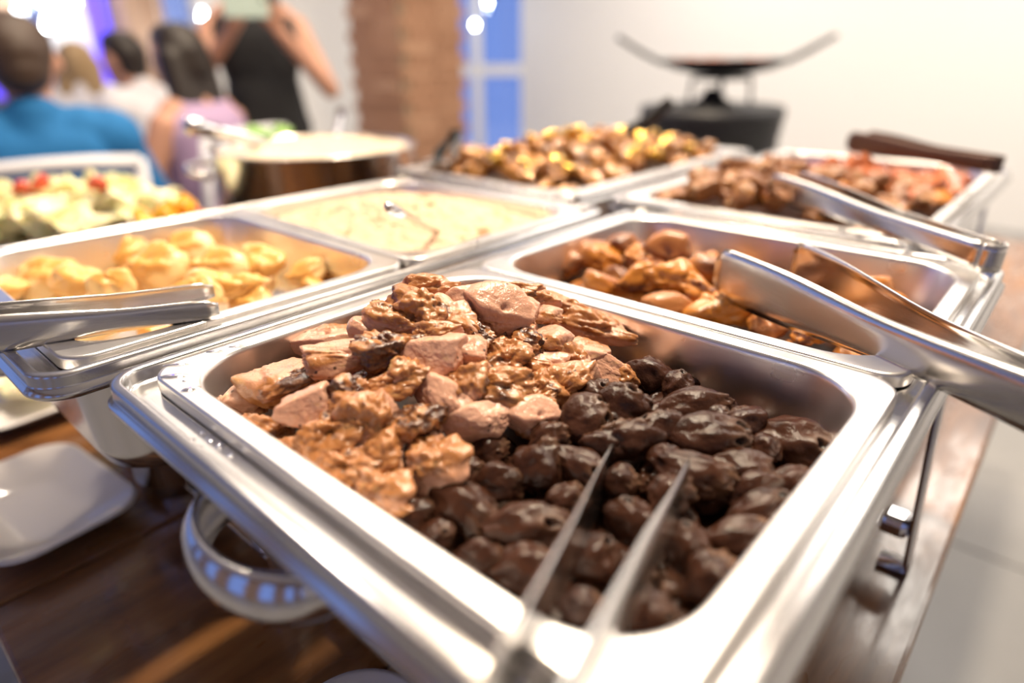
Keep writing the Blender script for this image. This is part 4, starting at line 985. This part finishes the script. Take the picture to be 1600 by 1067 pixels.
def hand(wrist, d, up, s, curl=.5):
    """palm and five fingers; d = direction of the fingers, up = back of the hand, s = thumb side"""
    d, up = Vector(d).normalized(), Vector(up).normalized(); side = d.cross(up).normalized() * s; wrist = Vector(wrist)
    b = chain([wrist, wrist + d * .045], [.024, .026])
    for k in range(4):
        base = wrist + d * .075 + side * (.030 - .020 * k); L = (.072, .080, .075, .058)[k]
        b += chain([wrist + d * .03 + side * (.022 - .015 * k), base], [.014, .011])
        b += chain([base, base + (d * (1 - curl * .3) - up * curl * .5).normalized() * L * .5, base + (d * .5 - up * curl).normalized() * L * .55 + d * L * .35], [.0105, .0095, .0085])
    b += chain([wrist + d * .02 + side * .02, wrist + d * .045 + side * .048, wrist + d * .08 + side * .055 - up * .012], [.014, .0115, .0095])
    return b
def headballs(c, f, tilt=0):
    c = Vector(c); f = Vector(f).normalized(); s = Vector((f.y, -f.x, 0))
    b = [(c + UP * .02, .088), (c + f * .012 + UP * .0, .084), (c - f * .025 + UP * .03, .082), (c + f * .03 - UP * .055, .060), (c + f * .045 - UP * .085, .040), (c + f * .015 - UP * .03, .076)]
    b += [(c + f * .096 - UP * .018, .014), (c + f * .090 + UP * .0, .011), (c + f * .084 - UP * .055, .018)]
    b += [(c + s * k * .084 - UP * .012, (.016, .016, .026)) for k in (-1, 1)]
    b += [(c + s * k * .032 + f * .078 + UP * .012, .016) for k in (-1, 1)]
    return b
def ell(a, b, n, ra, rb, S):
    """stack of flattened balls, wide along S"""
    out = []; a, b = Vector(a), Vector(b)
    for k in range(n):
        u = k / (n - 1); c = a.lerp(b, u); w_ = ra[0] + (rb[0] - ra[0]) * u; d_ = ra[1] + (rb[1] - ra[1]) * u
        for s in (-1, -.5, 0, .5, 1): out.append((c + S * s * (w_ - d_), d_))
    return out
def person(base, f, label, seated, arms, clothes, hairm, hairfn, headlean=(0, 0, 0), headc=None, scale=1.0, legs_m='greycloth'):
    f = Vector((f[0], f[1], 0)).normalized(); S = Vector((f.y, -f.x, 0))     # S = the person's right hand side
    e = empty('person', base); tag(e, label, 'person')
    W = lambda x, y, z: S * x + f * y + UP * z
    if seated: hipz, shz, hz = .50, 1.00, 1.18
    else: hipz, shz, hz = .90, 1.33, 1.545
    hc = W(0, .02 if seated else .0, hz) + Vector(headlean)
    lean = .03
    body = ell(W(0, 0, hipz), W(0, .0, hipz + .2), 5, (.165, .105), (.135, .090), S) + ell(W(0, 0, hipz + .2), W(0, 0, shz - .07), 6, (.135, .09), (.175, .10), S) + ell(W(0, 0, shz - .07), W(0, 0, shz), 3, (.18, .085), (.165, .06), S)
    body += chain([W(0, -.01, shz), hc - UP * .06], [.060, .052]) + headballs(hc, f + Vector(headlean) * .0)
    for s, A in zip((-1, 1), arms):
        el, wr, fd, up = A; sh = W(s * .165, 0, shz - .035)
        body += chain([sh, W(*el), W(*wr)], [.052, .040, .028]) + hand(W(*wr), S * fd[0] + f * fd[1] + UP * fd[2], S * up[0] + f * up[1] + UP * up[2], s)
    legs = []
    for s in (-1, 1):
        if seated: pts = [W(s * .09, 0, hipz - .02), W(s * .12, .40, .47), W(s * .12, .40, .09)]
        else: pts = [W(s * .085, 0, hipz), W(s * .09, .01, .48), W(s * .09, -.01, .09)]
        body += chain(pts, [.085, .055, .038]); legs += chain([pts[0], pts[1], pts[2]], [.098, .068, .052])
        ft = chain([pts[2] - UP * .035, pts[2] + f * .15 - UP * .055], [.038, .030]); body += ft
    remesh('body', body, .011, M['skin'], e)
    legs += ell(W(0, 0, hipz - .03), W(0, 0, hipz + .1), 4, (.178, .115), (.155, .10), S)
    remesh('trousers', legs, .012, M[legs_m], e)
    top = ell(W(0, 0, hipz + .02), W(0, 0, hipz + .2), 5, (.175, .115), (.150, .103), S) + ell(W(0, 0, hipz + .2), W(0, 0, shz - .07), 6, (.150, .103), (.188, .112), S) + ell(W(0, 0, shz - .07), W(0, 0, shz - .005), 3, (.19, .095), (.150, .070), S)
    if clothes[1]: top += [(W(k * .105, 0, shz - .012), .080) for k in (-1, 1)]
    if clothes[1]: top += chain([W(0, -.01, shz - .02), W(0, -.01, shz + .035)], [.085, .070])
    if clothes[1]:
        for s, A in zip((-1, 1), arms):
            sh = W(s * .165, 0, shz - .035); el = W(*A[0]); top += [(sh + UP * .004, .088)] + chain([sh, sh.lerp(el, clothes[1])], [.078, .066])
    remesh('shirt', top, .010, M[clothes[0]], e)
    remesh('hair', hairfn(hc, f, S), .009, M[hairm], e)
    return e
def short_hair(hc, f, S):
    return [(hc - f * .014 + UP * .034, .089), (hc - f * .034 + UP * .02, .082), (hc - f * .045 - UP * .02, .070), (hc + f * .03 + UP * .055, .066)]
def long_hair(hc, f, S):
    b = short_hair(hc, f, S)
    for s in (-1, -.4, .4, 1): b += chain([hc + S * s * .062 - f * .03, hc + S * s * .075 - f * .055 - UP * .14, hc + S * s * .06 - f * .06 - UP * .27], [.05, .042, .028])
    return b
def pony(hc, f, S):
    return short_hair(hc, f, S) + chain([hc - f * .085 + UP * .02, hc - f * .125 - UP * .05, hc - f * .115 - UP * .2], [.034, .036, .02])
def bp(px, dist):
    p = floor_at(px, dist); return Vector((p.x, p.y, 0))
HV_ = Vector((CF.x, CF.y, 0)).normalized(); HR_ = Vector((CR.x, CR.y, 0)).normalized()
def head_dir(ang): return HV_ * math.cos(math.radians(ang)) + HR_ * math.sin(math.radians(ang))   # 0 = away from the viewer, 90 = to the right
# standing woman taking a picture
wp_ = bp(405, 3.15)
f_ = Vector((CAMP.x - wp_.x, CAMP.y - wp_.y, 0)).normalized()
wm = person(wp_, f_, 'standing person in a black sleeveless top holding a phone with both hands', False,
    [((-.27, .10, 1.05), (-.085, .27, 1.27), (.45, .25, .85), (-.3, -.8, .3)), ((.265, .10, 1.07), (.085, .27, 1.27), (-.45, .25, .85), (.3, -.8, .3))], ('blackcloth', 0), 'hair', long_hair, legs_m='blackcloth')
ph = empty('phone', wp_ + f_ * .375 + UP * 1.35 - HR_ * .02); tag(ph, 'phone in a pale green case held up by the standing person', 'phone'); ph.rotation_euler = (0, 0, math.atan2(-f_.x, f_.y))
link('case', boxme('case', -.078, .078, -.0045, .0045, -.039, .039, .004), M['phone'], ph)
link('lens', lathe('lens', [(.001, .003), (.007, .003), (.008, 0), (.001, -.001)], 16), M['blackplastic'], ph, (-.06, .0055, .022)).rotation_euler = (-PI / 2, 0, 0)
REST = [((-.25, .06, .74), (-.14, .30, .73), (.3, .9, -.1), (0, .1, 1)), ((.25, .06, .74), (.14, .30, .73), (-.3, .9, -.1), (0, .1, 1))]
blue = bp(28, 2.25); bf = head_dir(-34)
person(blue, bf, 'seated person in a blue shirt seen from behind on a white chair', True, REST, ('bluecloth', .8), 'brownhair', short_hair, (0, 0, .0))
wht = bp(212, 3.65); wf = head_dir(-75)
person(wht, wf, 'seated person in a white shirt leaning forward, dark short hair', True, REST, ('whitecloth', .75), 'hair', short_hair, tuple(wf * .05))
lil = bp(293, 2.75); lf = head_dir(-70)
person(lil, lf, 'seated person with long dark hair in a lilac dress', True, REST, ('lilaccloth', 0), 'hair', long_hair, tuple(lf * .02), legs_m='lilaccloth')
bln = bp(118, 4.3); nf = head_dir(-20)
person(bln, nf, 'seated person with blonde hair behind the person in blue', True, REST, ('whitecloth', .4), 'blonde', long_hair, (0, 0, -.03))

def chair():
    e = empty('crossback_chair', (0, 0, 0))     # faces +y
    link('seat', boxme('seat', -.21, .21, -.20, .21, .43, .455, .01), M['chairpaint'], e)
    for sx in (-1, 1):
        link('leg', tube('leg', [(sx * .18, .18, 0), (sx * .18, .18, .435)], .016), M['chairpaint'], e)
        link('leg', tube('leg', [(sx * .18, -.24, 0), (sx * .185, -.19, .45)], .017), M['chairpaint'], e)
        link('back_post', tube('back_post', [(sx * .185, -.19, .44), (sx * .20, -.225, .70), (sx * .205, -.27, .93)], .017), M['chairpaint'], e)
        link('cross_brace', tube('cross_brace', [(sx * .19, -.205, .50), (sx * .05, -.222, .66), (-sx * .06, -.235, .76), (-sx * .195, -.262, .89)], .012), M['chairpaint'], e)
    link('top_rail', tube('top_rail', [(-.205, -.268, .925), (-.1, -.29, .935), (0, -.296, .938), (.1, -.29, .935), (.205, -.268, .925)], .019), M['chairpaint'], e)
    return e
ch0 = chair()
for k, (p, f, lab) in enumerate(((blue, bf, 'white cross-back chair under the person in blue'), (wht, wf, 'white cross-back chair under the person in white'), (lil, lf, 'white cross-back chair under the person in lilac'), (bln, nf, 'white cross-back chair under the blonde person'))):
    c_ = ch0 if k == 0 else copy_tree(ch0)
    c_.location = p + f * .06; c_.rotation_euler = (0, 0, math.atan2(-f.x, f.y)); tag(c_, lab, 'chair', 'white chairs of the guests')
